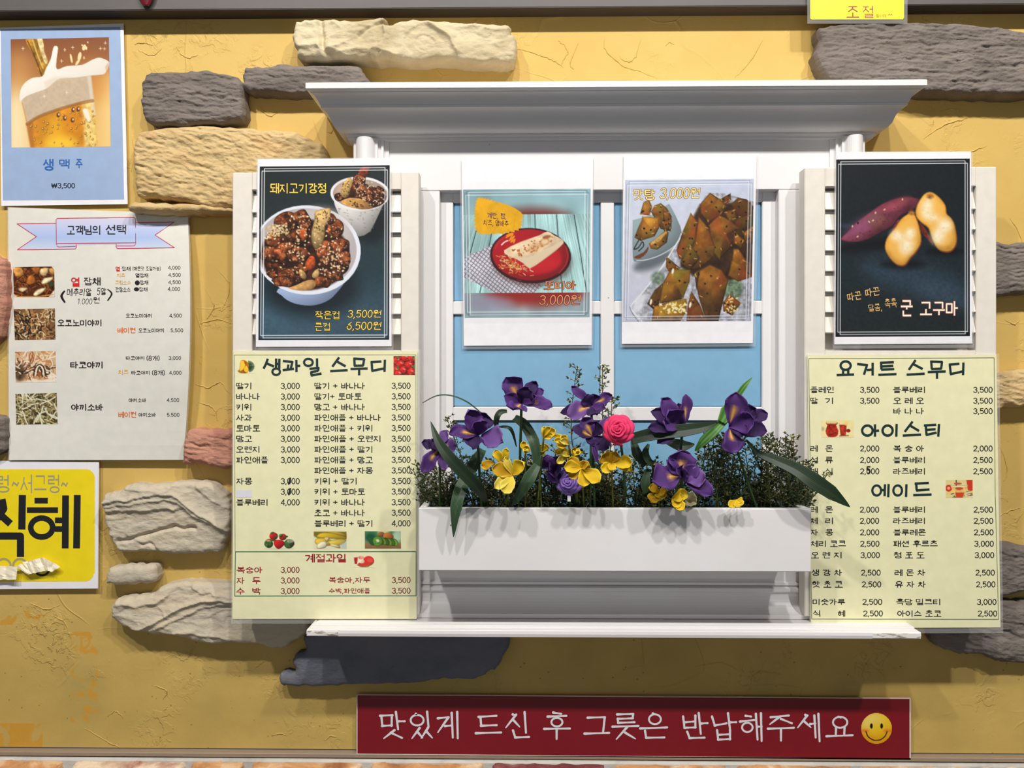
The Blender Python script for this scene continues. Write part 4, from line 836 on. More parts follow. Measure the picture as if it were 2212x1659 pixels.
# half-round pilasters
def pilaster(pxo, pxi):
    so = 1 if pxi > pxo else -1; xo = P(pxo, 320, .055)[0]; xi = P(pxi, 320, DF)[0]; w_ = abs(xi - xo); pf = [(0, 0), (0, .056), (.03, .057), (.065, .057)]
    for i in range(13):
        t = i / 12; pf.append((.07 + .56 * t, .0575 + .0135 * math.sin(math.pi * t) ** .7))
    pf += [(.64, .057), (.70, .057), (.705, .052), (.79, .051), (.795, .054), (.86, .054), (.865, .048), (1.0, .048), (1.0, 0)]
    n = len(pf); zt2, zb2 = zb_ + .001, zz(1330, DF); V = []
    for z in (zt2, zb2): V += [(xo + so * w_ * a_, -d_, z) for a_, d_ in pf]
    f = [(i, i + 1, n + i + 1, n + i) for i in range(n - 1)] + [tuple(range(n)), tuple(range(2 * n - 1, n - 1, -1))]
    o = obj('pilaster', V, f, 'white_paint', win); bpy_set_outward(o)
pilaster(764, 841); pilaster(1868, 1791)
# sill mouldings below the flower box
zl1 = zz(1236, DF); zs = zz(1330, DF)
prof = [(0, zz(1190, DF)), (DF + .001, zz(1190, DF)), (DF + .001, zz(1256, DF + .004)), (DF + .006, zz(1258, DF + .006)), (DF + .006, zz(1263, DF + .006)), (DF + .002, zz(1266, DF + .006)), (DF + .010, zz(1270, DF + .010)), (DF + .010, zz(1277, DF + .01))]
prof += arc(DF + .006, zz(1279, DF + .006), DF + .028, zz(1326, DF + .028), .006) + [(DF + .030, zz(1327, DF + .03)), (DF + .030, zz(1336, DF + .03)), (0, zz(1336, DF + .03))]
sweep('sill_moulding', prof, P(846, 0, DF)[0], P(1790, 0, DF)[0], 0, 'white_paint', win)
zk = zz(1337, DF + .03); f0 = zz(1364, .12); f1 = zz(1377, .12)
prof = [(0, zk), (.082, zk), (.098, zk - .002), (.106, zz(1351, .106)), (.108, zz(1353, .108)), (.108, zz(1357, .11)), (.119, f0 + .0008), (.1205, f0), (.121, (f0 + f1) / 2), (.120, f1), (0, f1)]
xs0 = P(662, 1370, .121)[0] + (.121 - DF) * .25; xs1 = P(1990, 1375, .121)[0] - (.121 - DF) * .25
sweep('sill', prof, xs0, xs1, .25, 'white_paint', win)
for px0, px1 in ((664, 730), (1885, 1987)):
    v, f = box_vf(P(px0, 0, .1213)[0], P(px1, 0, .1213)[0], -.1214, -.1195, f1 + .001, f0 - .001, .0003); obj('worn_edge', v, f, 'worn_white_paint', win)

# ================================================================== louvred shutters over the pilasters
DSH = .082
def shutter(px0, px1, pytop, lab, ins):
    z_b = zz(1330, DSH); x0, x1 = P(px0, 0, DSH)[0], P(px1, 0, DSH)[0]; z_t = P((px0 + px1) / 2, pytop, DSH)[2]
    t = thing('window_shutter', ((x0 + x1) / 2, -.06, z_b), lab, 'shutter', 'louvred shutters of the white window')
    o0, o1 = P(ins[0], 0, DSH)[0], P(ins[1], 0, DSH)[0]; zo1 = P(px0, ins[2], DSH)[2]; zo0 = P(px0, ins[3], DSH)[2]
    box('stile', x0, o0, .058, DSH, z_b, z_t, 'shutter_paint', t); box('stile', o1, x1, .058, DSH, z_b, z_t, 'shutter_paint', t)
    box('rail', o0 + .0001, o1 - .0001, .058, DSH, zo1, z_t, 'shutter_paint', t); box('rail', o0 + .0001, o1 - .0001, .058, DSH, z_b, zo0, 'shutter_paint', t)
    box('back_panel', o0, o1, .056, .060, zo0, zo1, 'shutter_paint', t, .0004)
    pitch = 44.2 * mpp(DSH); n = int((zo1 - zo0) / pitch) + 1; base = None
    for i in range(n):
        zc = zo1 - pitch * (i + .62)
        if zc - .5 * pitch < zo0 - .004: break
        hh = pitch * .485
        pr = [(.0705, zc + hh), (.0735, zc + hh + .0005), (.0812, zc - hh + .001), (.0795, zc - hh - .0005), (.0775, zc - hh)]
        V = [(x, -d_, z_) for x in (o0 + .0004, o1 - .0004) for d_, z_ in pr]; k = len(pr)
        f = [(j, (j + 1) % k, k + (j + 1) % k, k + j) for j in range(k)] + [tuple(range(k))[::-1], tuple(range(k, 2 * k))]
        o = obj('slat', V, f, 'shutter_paint', t); bpy_set_outward(o)
    return t
shutter(502, 905, 372, 'white louvred shutter on the left of the window, behind the glazed meat poster', (544, 866, 411, 757))
shutter(1738, 2153, 361, 'white louvred shutter on the right of the window, behind the sweet potato poster', (1783, 2109, 404, 757))

# ================================================================== flower box
fb0, fb1 = P(904, 1097, .158), P(1753, 1236, .158)
fbx = thing('flower_box', ((fb0[0] + fb1[0]) / 2, -.1, fb1[2]), 'long white wooden flower box under the blue window', 'flower box')
box('front_board', fb0[0], fb1[0], .148, .158, fb1[2], fb0[2], 'white_paint', fbx)
box('side_board', fb0[0] + .0002, fb0[0] + .010, .0465, .1478, fb1[2], fb0[2], 'white_paint', fbx); box('side_board', fb1[0] - .010, fb1[0] - .0002, .0465, .1478, fb1[2], fb0[2], 'white_paint', fbx)
box('bottom_board', fb0[0] + .0105, fb1[0] - .0105, .0465, .1478, fb1[2], fb1[2] + .008, 'white_paint', fbx)
stone_mat('planting_foam', [(24, 28, 18), (36, 40, 26), (52, 50, 34)], (60, 60, 60), .5, .004)
ff = box('planting_foam', fb0[0] + .011, fb1[0] - .011, .0475, .1472, fb1[2] + .0085, fb0[2] - .012, 'planting_foam', b=.002); tag(ff, 'dark foam block filling the white flower box', 'foam')

# raised plaster beads and hairline seams left by the trowel
RID = [[(1116, 104), (1170, 120), (1200, 132), (1216, 146)], [(1306, 80), (1308, 108), (1340, 138), (1366, 150), (1420, 168)], [(1386, 80), (1372, 122), (1356, 134), (1338, 122)], [(1650, 82), (1620, 132), (1588, 168)], [(1436, 100), (1446, 92), (1456, 96)], [(1206, 88), (1226, 110), (1212, 140)], [(1250, 92), (1232, 136), (1240, 150)], [(676, 256), (690, 300), (706, 330)], [(704, 284), (716, 286), (722, 274)], [(1995, 300), (2040, 270), (2090, 256)], [(2050, 350), (2090, 330), (2130, 316)], [(2100, 372), (2150, 360)],
       [(280, 560), (300, 620), (290, 700)], [(440, 620), (462, 660), (446, 690)], [(470, 580), (496, 620), (480, 668)], [(430, 700), (470, 690), (498, 700)], [(420, 830), (450, 838), (476, 826), (496, 850)], [(430, 870), (460, 880), (470, 910)], [(60, 1300), (100, 1316), (130, 1306)], [(110, 1330), (140, 1342), (150, 1372)], [(236, 1545), (248, 1536), (262, 1544), (266, 1552)], [(180, 1570), (230, 1600), (262, 1616)], [(590, 1590), (606, 1584), (622, 1590)], [(700, 1600), (716, 1590), (730, 1592)], [(330, 1480), (360, 1492), (352, 1512)], [(2180, 470), (2200, 500), (2212, 540)], [(2170, 690), (2190, 700), (2204, 690)], [(2160, 960), (2176, 1010), (2168, 1040)], [(2156, 1116), (2180, 1104), (2206, 1096)], [(2030, 240), (2060, 236), (2080, 244)], [(560, 226), (580, 250), (600, 244)], [(300, 110), (330, 120), (350, 104)], [(380, 100), (400, 124), (430, 118)], [(290, 96), (310, 92), (330, 98)], [(285, 290), (290, 330), (284, 372)], [(1500, 1440), (1560, 1432), (1600, 1450)], [(1620, 1470), (1640, 1452), (1690, 1456)]]
acc = Acc(); rr_ = random.Random(8)
for ln_ in RID:
    p = smooth_loop(ln_, 6, False); p = p + np.array([[rr_.gauss(0, .8), rr_.gauss(0, .8)] for _ in p]); r_ = .0011 * np.sin(np.pi * np.linspace(.06, .94, len(p))) * np.array([rr_.uniform(.6, 1.2) for _ in p]); v, f = tube_vf(Pn(p[:, 0], p[:, 1], .0001), r_, 6); acc.add(v, f)
tag(aobj('plaster_ridges', acc, 'yellow_stucco', wall, True), kind='stuff')
# ================================================================== laminated posters, menus and signs
m, nt, b = new_mat('laminate_film'); b.inputs['Base Color'].default_value = (.9, .9, .9, 1); b.inputs['Roughness'].default_value = .12
tr = node(nt, 'ShaderNodeBsdfTransparent'); mx = node(nt, 'ShaderNodeMixShader'); mx.inputs[0].default_value = .10; out = nt.nodes['Material Output']
nt.links.new(tr.outputs[0], mx.inputs[1]); nt.links.new(b.outputs[0], mx.inputs[2]); nt.links.new(mx.outputs[0], out.inputs[0])
printed('picture_print', .42, .12); printed('petal_cloth', .75); printed('leaf_plastic', .45)
plain('paper_white', (236, 234, 238), .4, .1); plain('paper_menu_yellow', (235, 231, 188), .4, .1); plain('paper_grey', (222, 220, 210), .4, .12); plain('paper_blue', (148, 172, 208), .4, .12); plain('sign_yellow', (240, 214, 22), .4, .1); plain('sign_red', (134, 14, 28), .35, .15); plain('sign_edge', (226, 214, 206), .4); plain('masking_tape', (232, 222, 196), .6); plain('correction_sticker', (222, 220, 232), .5)
def ink(rgb):
    n = 'ink_%02x%02x%02x' % tuple(int(v) for v in rgb)
    if n not in MATS: plain(n, rgb, .45, .1)
    return n
# ---- lettering drawn stroke by stroke: every Korean syllable is put together from its letters
def oval(cx, cy, rx, ry, n=14, a0=0., a1=360.): return [(cx + rx * math.cos(math.radians(t_)), cy + ry * math.sin(math.radians(t_))) for t_ in np.linspace(a0, a1, n)]
CONS = {'g': [[(0, .06), (.95, .06), (.95, 1)]], 'gv': [[(0, .06), (.92, .06), (.82, .5), (.28, 1)]], 'n': [[(.05, 0), (.05, .96), (1, .96)]], 'd': [[(1, .05), (.05, .05), (.05, .96), (1, .96)]], 'r': [[(0, .05), (.95, .05), (.95, .5), (.05, .5), (.05, .96), (1, .96)]],
        'm': [[(.05, .04), (.95, .04), (.95, .97), (.05, .97), (.05, .04)]], 'b': [[(.06, 0), (.06, .97), (.94, .97), (.94, 0)], [(.06, .48), (.94, .48)]], 's': [[(.5, 0), (.42, .45), (0, 1)], [(.47, .35), (1, 1)]], 'o': [oval(.5, .5, .5, .5)], 'j': [[(.04, .06), (.96, .06)], [(.52, .06), (.4, .55), (0, 1)], [(.46, .45), (1, 1)]],
        'c': [[(.3, 0), (.7, 0)], [(.04, .24), (.96, .24)], [(.52, .24), (.4, .62), (0, 1)], [(.46, .55), (1, 1)]], 'k': [[(0, .06), (.95, .06), (.95, 1)], [(.03, .5), (.93, .5)]], 'kv': [[(0, .06), (.92, .06), (.82, .5), (.28, 1)], [(.03, .5), (.8, .46)]], 't': [[(1, .04), (.05, .04), (.05, .97), (1, .97)], [(.05, .5), (.95, .5)]],
        'p': [[(0, .05), (1, .05)], [(0, .96), (1, .96)], [(.3, .05), (.34, .96)], [(.7, .05), (.66, .96)]], 'h': [[(.28, 0), (.72, 0)], [(0, .25), (1, .25)], oval(.5, .7, .36, .29)]}
INIT = ['g', 'gg', 'n', 'd', 'dd', 'r', 'm', 'b', 'bb', 's', 'ss', 'o', 'j', 'jj', 'c', 'k', 't', 'p', 'h']
FIN = ['', 'g', 'gg', 'gs', 'n', 'nj', 'nh', 'd', 'r', 'rg', 'rm', 'rb', 'rs', 'rt', 'rp', 'rh', 'm', 'b', 'bs', 's', 'ss', 'o', 'j', 'c', 'k', 't', 'p', 'h']
VST = {'a': [[(.3, 0), (.3, 1)], [(.3, .47), (1, .47)]], 'ae': [[(.12, 0), (.12, 1)], [(.12, .47), (.85, .47)], [(.88, 0), (.88, 1)]], 'ya': [[(.3, 0), (.3, 1)], [(.3, .33), (1, .33)], [(.3, .62), (1, .62)]], 'yae': [[(.12, 0), (.12, 1)], [(.12, .33), (.85, .33)], [(.12, .62), (.85, .62)], [(.88, 0), (.88, 1)]],
       'eo': [[(.75, 0), (.75, 1)], [(.05, .45), (.75, .45)]], 'e': [[(.42, 0), (.42, 1)], [(-.1, .45), (.42, .45)], [(.92, 0), (.92, 1)]], 'yeo': [[(.75, 0), (.75, 1)], [(.05, .32), (.75, .32)], [(.05, .6), (.75, .6)]], 'ye': [[(.42, 0), (.42, 1)], [(-.1, .32), (.42, .32)], [(-.1, .6), (.42, .6)], [(.92, 0), (.92, 1)]], 'i': [[(.65, 0), (.65, 1)]],
       'O': [[(.5, 0), (.5, .9)], [(0, .95), (1, .95)]], 'YO': [[(.3, 0), (.3, .9)], [(.7, 0), (.7, .9)], [(0, .95), (1, .95)]], 'U': [[(0, .1), (1, .1)], [(.5, .1), (.5, 1)]], 'YU': [[(0, .1), (1, .1)], [(.3, .1), (.3, 1)], [(.7, .1), (.7, 1)]], 'EU': [[(0, .6), (1, .6)]]}
VOW = [('', 'a'), ('', 'ae'), ('', 'ya'), ('', 'yae'), ('', 'eo'), ('', 'e'), ('', 'yeo'), ('', 'ye'), ('O', ''), ('O', 'a'), ('O', 'ae'), ('O', 'i'), ('YO', ''), ('U', ''), ('U', 'eo'), ('U', 'e'), ('U', 'i'), ('YU', ''), ('EU', ''), ('EU', 'i'), ('', 'i')]
def syllable(ch):
    n = ord(ch) - 0xAC00; ci, vi, fi = n // 588, n % 588 // 28, n % 28; h, v = VOW[vi]; c_, f_ = INIT[ci], FIN[fi]; out = []
    def put(st_, x0, y0, x1, y1): out.extend([[(x0 + (x1 - x0) * a_, y0 + (y1 - y0) * b_) for a_, b_ in q] for q in st_])
    def cons(name, x0, y0, x1, y1, vert):
        k = len(name)
        for i, l_ in enumerate(name):
            w_ = (x1 - x0 - .08 * (k - 1)) / k; xa = x0 + i * (w_ + .08); put(CONS.get(l_ + 'v', CONS[l_]) if vert and l_ + 'v' in CONS else CONS[l_], xa, y0, xa + w_, y1)
    if v and not h:
        wide = v in ('ae', 'yae', 'e', 'ye')
        if f_: cons(c_, .05, .05, .48 if wide else .53, .5, True); put(VST[v], .6, 0, .94, .58); cons(f_, .2, .67, .9, .98, False)
        else: cons(c_, .04, .14, .47 if wide else .52, .82, True); put(VST[v], .6, 0, .95, 1)
    elif h and not v:
        if f_: cons(c_, .18, .0, .82, .27, False); put(VST[h], .04, .36, .96, .54); cons(f_, .18, .69, .84, .99, False)
        else: cons(c_, .17, .04, .83, .48, False); put(VST[h], .05, .58, .95, .96)
    else:
        if f_: cons(c_, .08, .02, .52, .28, False); put(VST[h], .02, .36, .6, .55); put(VST[v], .66, 0, .96, .6); cons(f_, .2, .69, .9, .98, False)
        else: cons(c_, .07, .06, .53, .46, False); put(VST[h], .01, .56, .6, .86); put(VST[v], .66, 0, .97, 1)
    return out, 1.04
LATIN = {'0': ([oval(.3, .5, .25, .5, 16)], .66), '1': ([[(.12, .18), (.32, .02), (.32, 1)]], .56), '2': ([oval(.3, .27, .25, .25, 8, 190, 360) + [(.5, .45), (.05, .97), (.58, .97)]], .66), '3': ([oval(.28, .26, .24, .24, 9, 200, 440), oval(.28, .73, .27, .26, 10, 270, 520)], .66), '4': ([[(.44, 1), (.44, 0), (.02, .72), (.6, .72)]], .66),
         '5': ([[(.52, .03), (.12, .03), (.08, .45)] + oval(.29, .66, .26, .31, 9, 222, 500)], .66), '6': ([[(.48, .04), (.2, .3), (.08, .6)], oval(.3, .68, .24, .3, 14)], .66), '8': ([oval(.3, .25, .21, .24, 12), oval(.3, .73, .25, .26, 12)], .66), ',': ([[(.12, .92), (.12, 1.02), (.05, 1.16)]], .28), '.': ([[(.1, .95), (.1, 1.0)]], .28), '+': ([[(.0, .5), (.5, .5)], [(.25, .25), (.25, .75)]], .62), '(': ([[(.22, -.05), (.08, .25), (.08, .75), (.22, 1.08)]], .34), ')': ([[(.06, -.05), (.2, .25), (.2, .75), (.06, 1.08)]], .34),
         '~': ([[(0, .58), (.12, .42), (.3, .5), (.42, .58), (.56, .42)]], .7), '^': ([[(0, .3), (.15, .08), (.3, .3)]], .4), '₩': ([[(0, .02), (.2, 1), (.42, .1), (.64, 1), (.84, .02)], [(-.06, .38), (.9, .38)], [(-.06, .6), (.9, .6)]], 1.0)}
def glyphs(s, bold):
    """strokes of a line of lettering as flat quads (y upwards); a hair of relief keeps crossing strokes apart"""
    w_ = (.082 + 2 * bold) / 2; V = []; Fc = []; n = 0; x = 0.; k = 0
    for ch in s:
        if ch == ' ': x += .38; continue
        st_, adv = LATIN[ch] if ch in LATIN else syllable(ch)
        w1 = w_; w_ = w1 * (.8 if sum(len(q) - 1 for q in st_ if len(q) < 9) > 8 else 1.)
        for q in st_:
            for (ax, ay), (bx, by) in zip(q[:-1], q[1:]):
                L = math.hypot(bx - ax, by - ay) + 1e-9; tx, ty = (bx - ax) / L, (by - ay) / L; e_ = w_ * .55
                c4 = [(ax - tx * e_ - ty * w_, ay - ty * e_ + tx * w_), (bx + tx * e_ - ty * w_, by + ty * e_ + tx * w_), (bx + tx * e_ + ty * w_, by + ty * e_ - tx * w_), (ax - tx * e_ + ty * w_, ay - ty * e_ - tx * w_)]
                V += [(x + a_, -b_, k % 9) for a_, b_ in c4]; Fc.append((n, n + 1, n + 2, n + 3)); n += 4; k += 1
        x += adv + .02; w_ = w1
    return np.array(V).reshape(-1, 3), Fc
class Sheet:
    def __init__(s, name, quad, d, paper, label, cat, view, group=None, film=0, dep=None, thick=.0008, bow=0, gain=1.0):
        s.q = np.array(quad, float); s.d = d; s.dep = dep or (lambda x, y: d + 0 * np.asarray(x, float)); s.ox, s.oy, s.k = view; s.ink = {}; s.lift = .0002; s.gain = gain
        cx, cy = s.q.mean(0); s.root = thing(name, P(cx, s.q[:, 1].max(), d), label, cat, group)
        def lattice(q, n=14, m=18, back=0.):
            U, V = np.meshgrid(np.linspace(0, 1, n), np.linspace(0, 1, m)); B = lambda i: (q[0, i] * (1 - U) + q[1, i] * U) * (1 - V) + (q[3, i] * (1 - U) + q[2, i] * U) * V
            X, Y = B(0), B(1); X = X + bow * np.sin(np.pi * V) * U; return Pn(X, Y, s.dep(X, Y) - back)
        v, f = sheet_vf(lattice(s.q, back=thick / 2), thick); obj('sheet', v, f, paper, s.root, smooth=False)
        if film:
            l, t_, r, b_ = film if isinstance(film, tuple) else (film,) * 4
            q = s.q + np.array([(-l, -t_), (r, -t_), (r, b_), (-l, b_)]); v, f = sheet_vf(lattice(q, 8, 10, back=thick * 1.7), thick * .5); obj('laminate_film', v, f, 'laminate_film', s.root)
    def view(s, ox, oy, k): s.ox, s.oy, s.k = ox, oy, k; return s
    def pts(s, uv, layer):
        uv = np.asarray(uv, float).reshape(len(uv), -1); layer = layer + (uv[:, 2] * .04 if uv.shape[1] > 2 else 0); x = s.ox + uv[:, 0] / s.k; y = s.oy + uv[:, 1] / s.k
        return Pn(x, y, s.dep(x, y) + s.lift * layer)
    def put(s, uv, f, col, layer):
        uv = np.asarray(uv, float); s.cnt = getattr(s, 'cnt', 0) + 1
        if uv.shape[1] == 2 and layer > 1: uv = np.concatenate([uv, np.full((len(uv), 1), s.cnt % 9)], 1)
        s.ink.setdefault((tuple(col), layer), Acc()).add(s.pts(uv, layer), f)
    def text(s, t, x0, y0, x1, y1, col=(20, 20, 26), bold=.0, layer=1.5, rot=0., shear=0.):
        v, f = glyphs(t, bold); b0, _ = glyphs(t, 0.)
        if not len(b0): return
        lo, hi = b0[:, :2].min(0), b0[:, :2].max(0); w_ = (v[:, :2] - lo) / np.maximum(hi - lo, 1e-6); uv = np.stack([x0 + w_[:, 0] * (x1 - x0), y1 + w_[:, 1] * (y0 - y1)], 1)
        if rot or shear:
            c_ = np.array([(x0 + x1) / 2, (y0 + y1) / 2]); q = uv - c_; q[:, 0] -= shear * q[:, 1]; ca, sa = math.cos(rot), math.sin(rot); uv = np.stack([q[:, 0] * ca - q[:, 1] * sa, q[:, 0] * sa + q[:, 1] * ca], 1) + c_
        s.put(np.concatenate([uv, v[:, 2:]], 1), f, col, layer)
    def outlined(s, t, x0, y0, x1, y1, col, edge, bold=.0, ew=.05, **kw):
        s.text(t, x0, y0, x1, y1, edge, ew, 1.2, **kw); s.text(t, x0, y0, x1, y1, col, bold, 1.9, **kw)
    def stroke(s, p, w, col=(16, 44, 44), layer=1.5, taper=None, caps=False):
        p = np.array(p, float); n = len(p); T = np.gradient(p, axis=0); T /= np.linalg.norm(T, axis=1, keepdims=True) + 1e-9; N = np.stack([-T[:, 1], T[:, 0]], 1); ww = np.full(n, w / 2.) if taper is None else np.interp(np.linspace(0, 1, n), np.linspace(0, 1, len(taper)), taper) * w / 2
        uv = np.concatenate([p + N * ww[:, None], p - N * ww[:, None]]); s.put(uv, [(i, i + 1, n + i + 1, n + i) for i in range(n - 1)], col, layer)
        if caps:
            for q, r in ((p[0], ww[0]), (p[-1], ww[-1])):
                a_ = np.linspace(0, 2 * np.pi, 10, endpoint=False); s.put(q + r * np.stack([np.cos(a_), np.sin(a_)], 1), [tuple(range(10))], col, layer)
    def lines(s, strokes, w, **kw):
        for st_ in strokes:
            for a_, b_ in zip(st_[:-1], st_[1:]): s.stroke([a_, b_], w, **kw)
            for q in st_[1:-1]: s.disc(q[0], q[1], w / 2, w / 2, kw.get('col', (16, 44, 44)), kw.get('layer', 1.5))
    def ring(s, cx, cy, rx, ry, w, col=(16, 44, 44), layer=1.5, a0=0., a1=2 * math.pi, n=28):
        a_ = np.linspace(a0, a1, n); o = np.stack([cx + (rx + w / 2) * np.cos(a_), cy + (ry + w / 2) * np.sin(a_)], 1); i_ = np.stack([cx + (rx - w / 2) * np.cos(a_), cy + (ry - w / 2) * np.sin(a_)], 1)
        s.put(np.concatenate([o, i_]), [(j, j + 1, n + j + 1, n + j) for j in range(n - 1)], col, layer)
    def disc(s, cx, cy, rx, ry, col, layer=1.5, n=14):
        a_ = np.linspace(0, 2 * np.pi, n, endpoint=False); s.put(np.stack([cx + rx * np.cos(a_), cy + ry * np.sin(a_)], 1), [tuple(range(n))], col, layer)
    def area(s, uv, col, layer=.6): s.put(uv, [tuple(range(len(uv)))], col, layer)
    def picture(s, c, name='picture', gain=None, layer=1.0, clip=None):
        g = gain or s.gain; x = c.ox + c.X.ravel() / c.k; y = c.oy + c.Y.ravel() / c.k; V = Pn(x, y, s.dep(x, y) + s.lift * layer)
        f = grid_faces(c.H, c.W)
        if clip is not None:
            keep = clip(c.X, c.Y).ravel(); f = f[keep[f].all(1)]
        obj(name, V, f, 'picture_print', s.root, smooth=True, col=np.clip(lin(np.clip(c.c.reshape(-1, 3), 0, 255)) * g, 0, .95))
    def done(s, name='lettering'):
        k = 0
        for (col, layer), acc in s.ink.items():
            tag(aobj(name, acc, ink(col), s.root), kind='stuff')
        return s.root

DK = (24, 22, 26)
# ---- pork poster on the left shutter
s = Sheet('food_poster', [(557, 344), (843, 342), (846, 748), (553, 749)], DSH + .004, 'paper_white', 'poster of glazed meat in a white paper bowl, hung on the left shutter', 'poster', (490, 330, 3.77), 'laminated food posters on the window', film=(3, 2, 4, 9))
s.picture(paint_pork(), gain=.9)
YL, BR_ = (250, 214, 70), (52, 30, 16)
s.outlined('돼지고기강정', 352, 248, 810, 330, YL, BR_, .012, .06)
s.outlined('작은컵', 720, 1288, 915, 1355, YL, BR_, .01, .06); s.outlined('3,500원', 985, 1280, 1255, 1352, YL, BR_, .01, .06, shear=.12)
s.outlined('큰컵', 718, 1384, 838, 1450, YL, BR_, .01, .06); s.outlined('6,500원', 978, 1376, 1255, 1452, YL, BR_, .01, .06, shear=.12)
s.done()
# ---- tortilla poster
def leaning(x, y): return .0475 - .0155 * np.clip((np.asarray(y, float) - 405) / 300, 0, 1) + 0 * np.asarray(x, float)
s = Sheet('food_poster', [(997, 345), (1281, 342), (1278, 745), (1002, 747)], .051, 'paper_white', 'poster of a rolled tortilla on a red plate, hung over the left panes', 'poster', (900, 330, 3.77), 'laminated food posters on the window', film=(4, 2, 3, 7), dep=leaning)
s.picture(paint_tortilla(), gain=.92)
PU = (60, 24, 70)
s.text('계란, 햄,', 575, 488, 730, 545, PU, .012, rot=.04); s.text('치즈, 양배추', 543, 548, 748, 604, PU, .012, rot=.05)
OR_, NV = (242, 140, 80), (40, 20, 40)
s.outlined('또띠아', 1040, 1045, 1295, 1115, OR_, NV, .01, .07, shear=.08); s.outlined('3,000원', 1000, 1158, 1332, 1250, OR_, NV, .008, .06, shear=.12)
s.done()
# ---- candied sweet potato poster
s = Sheet('food_poster', [(1347, 337), (1634, 336), (1626, 741), (1343, 743)], .051, 'paper_white', 'poster of caramel glazed sweet potato chunks, hung over the right panes', 'poster', (1300, 330, 3.77), 'laminated food posters on the window', film=(3, 2, 6, 7), dep=leaning)
s.picture(paint_matang(), gain=.88)
s.outlined('맛탕', 258, 298, 430, 385, (252, 226, 130), (120, 58, 8), .01, .06, shear=.06); s.outlined('3,000원', 475, 285, 795, 385, (252, 226, 130), (120, 58, 8), .008, .055, shear=.12)
s.done()
# ---- roast sweet potato poster
s = Sheet('food_poster', [(1806, 329), (2097, 328), (2100, 742), (1802, 744)], DSH + .004, 'paper_white', 'poster of a purple sweet potato and two golden halves, hung on the right shutter', 'poster', (1700, 310, 3.607), 'laminated food posters on the window', film=(3, 2, 4, 9))
s.picture(paint_potato(), gain=.84)
s.text('따끈', 470, 1158, 580, 1220, (222, 178, 110), .012, rot=-.14); s.text('따끈', 610, 1125, 722, 1188, (222, 178, 110), .012, rot=-.14); s.text('달콤,', 635, 1250, 738, 1315, (222, 178, 110), .012, rot=-.1); s.text('촉촉', 762, 1208, 855, 1280, (222, 178, 110), .012, rot=-.1)
s.outlined('군', 888, 1222, 978, 1345, (255, 240, 224), (140, 66, 26), .015, .06); s.outlined('고구마', 1038, 1230, 1330, 1340, (255, 240, 224), (140, 66, 26), .015, .06)
s.done()

# ---- fruit smoothie menu on the left shutter
MENU_B = .012
s = Sheet('price_list', [(505, 759), (901, 758), (900, 1337), (502, 1337)], DSH + .0036, 'paper_menu_yellow', 'pale yellow fruit smoothie price list below the glazed meat poster', 'menu', (490, 750, 5.144), 'pale yellow price lists', film=(3, 2, 7, 10))
G = (16, 44, 44); GR = (56, 110, 70)
s.lines([[(455, 128), (432, 190), (408, 238)], [(440, 178), (524, 214)], [(548, 126), (546, 240)], [(546, 188), (584, 184)], [(584, 128), (582, 252)], [(622, 152), (728, 164), (712, 232)], [(684, 192), (676, 246)], [(620, 254), (746, 240)], [(772, 140), (774, 276)], [(774, 208), (816, 206)], [(1002, 124), (1003, 216)], [(918, 240), (1018, 230), (1014, 262)], [(930, 278), (1016, 262)], [(936, 276), (942, 314)], [(934, 314), (1052, 292)],
         [(1248, 112), (1172, 216)], [(1216, 154), (1320, 212)], [(1148, 266), (1342, 254)], [(1416, 118), (1420, 206)], [(1406, 126), (1532, 132)], [(1526, 130), (1514, 206)], [(1412, 206), (1518, 204)], [(1374, 242), (1564, 236)], [(1470, 240), (1470, 312)], [(1598, 166), (1718, 158)], [(1608, 160), (1616, 262)], [(1606, 264), (1742, 236)], [(1756, 138), (1752, 274)]], 26)
s.ring(548, 272, 42, 36, 24); s.ring(906, 168, 48, 40, 25)
names = ['딸기', '바나나', '키위', '사과', '토마토', '망고', '오렌지', '파인애플', None, '자몽', None, '블루베리']; ends = [270, 365, 270, 276, 368, 280, 360, 458, 0, 280, 0, 450]
second = [('딸기 + 바나나', 1532), ('딸기+ 토마토', 1498), ('망고 + 바나나', 1532), ('파인애플 + 바나나', 1708), ('파인애플 + 키위', 1615), ('파인애플 + 오렌지', 1705), ('파인애플 + 딸기', 1615), ('파인애플 + 망고', 1622), ('파인애플 + 자몽', 1622), ('키위 + 딸기', 1440), ('키위 + 토마토', 1535), ('키위 + 바나나', 1532), ('초코 + 바나나', 1532), ('블루베리 + 딸기', 1615)]
for r_ in range(14):
    y = 430 + r_ * 117.6
    if r_ < 12 and names[r_]: s.text(names[r_], 105, y - 36, ends[r_], y + 36, DK, MENU_B * 1.4)
    if r_ < 12 and r_ != 8: s.text('4,000' if r_ == 11 else '3,000', 600, y - 34, 808, y + 42, DK, MENU_B * 1.9)
    t_, e_ = second[r_]; s.text(t_, 974, y - 37, e_, y + 36, DK, MENU_B * 1.4); s.text('4,000' if r_ == 13 else '3,500', 1832, y - 36, 2040, y + 40, DK, MENU_B * 1.9)
for y in (1488, 1605): s.stroke([(704, y - 32), (688, y + 30)], 20, DK, 1.9, caps=True)
s.lines([[(84, 86), (2100, 84)], [(84, 86), (92, 2272)], [(2100, 84), (2104, 2272)]], 4, col=(96, 110, 78))
s.view(490, 1060, 5.144); s.area([(103, -6), (277, -6), (277, 72), (103, 72)], (222, 220, 232), 1.2)
s.lines([[(95, 678), (2103, 676), (2102, 1168), (88, 1170), (95, 678)]], 8, col=GR)
RD = (150, 22, 30)
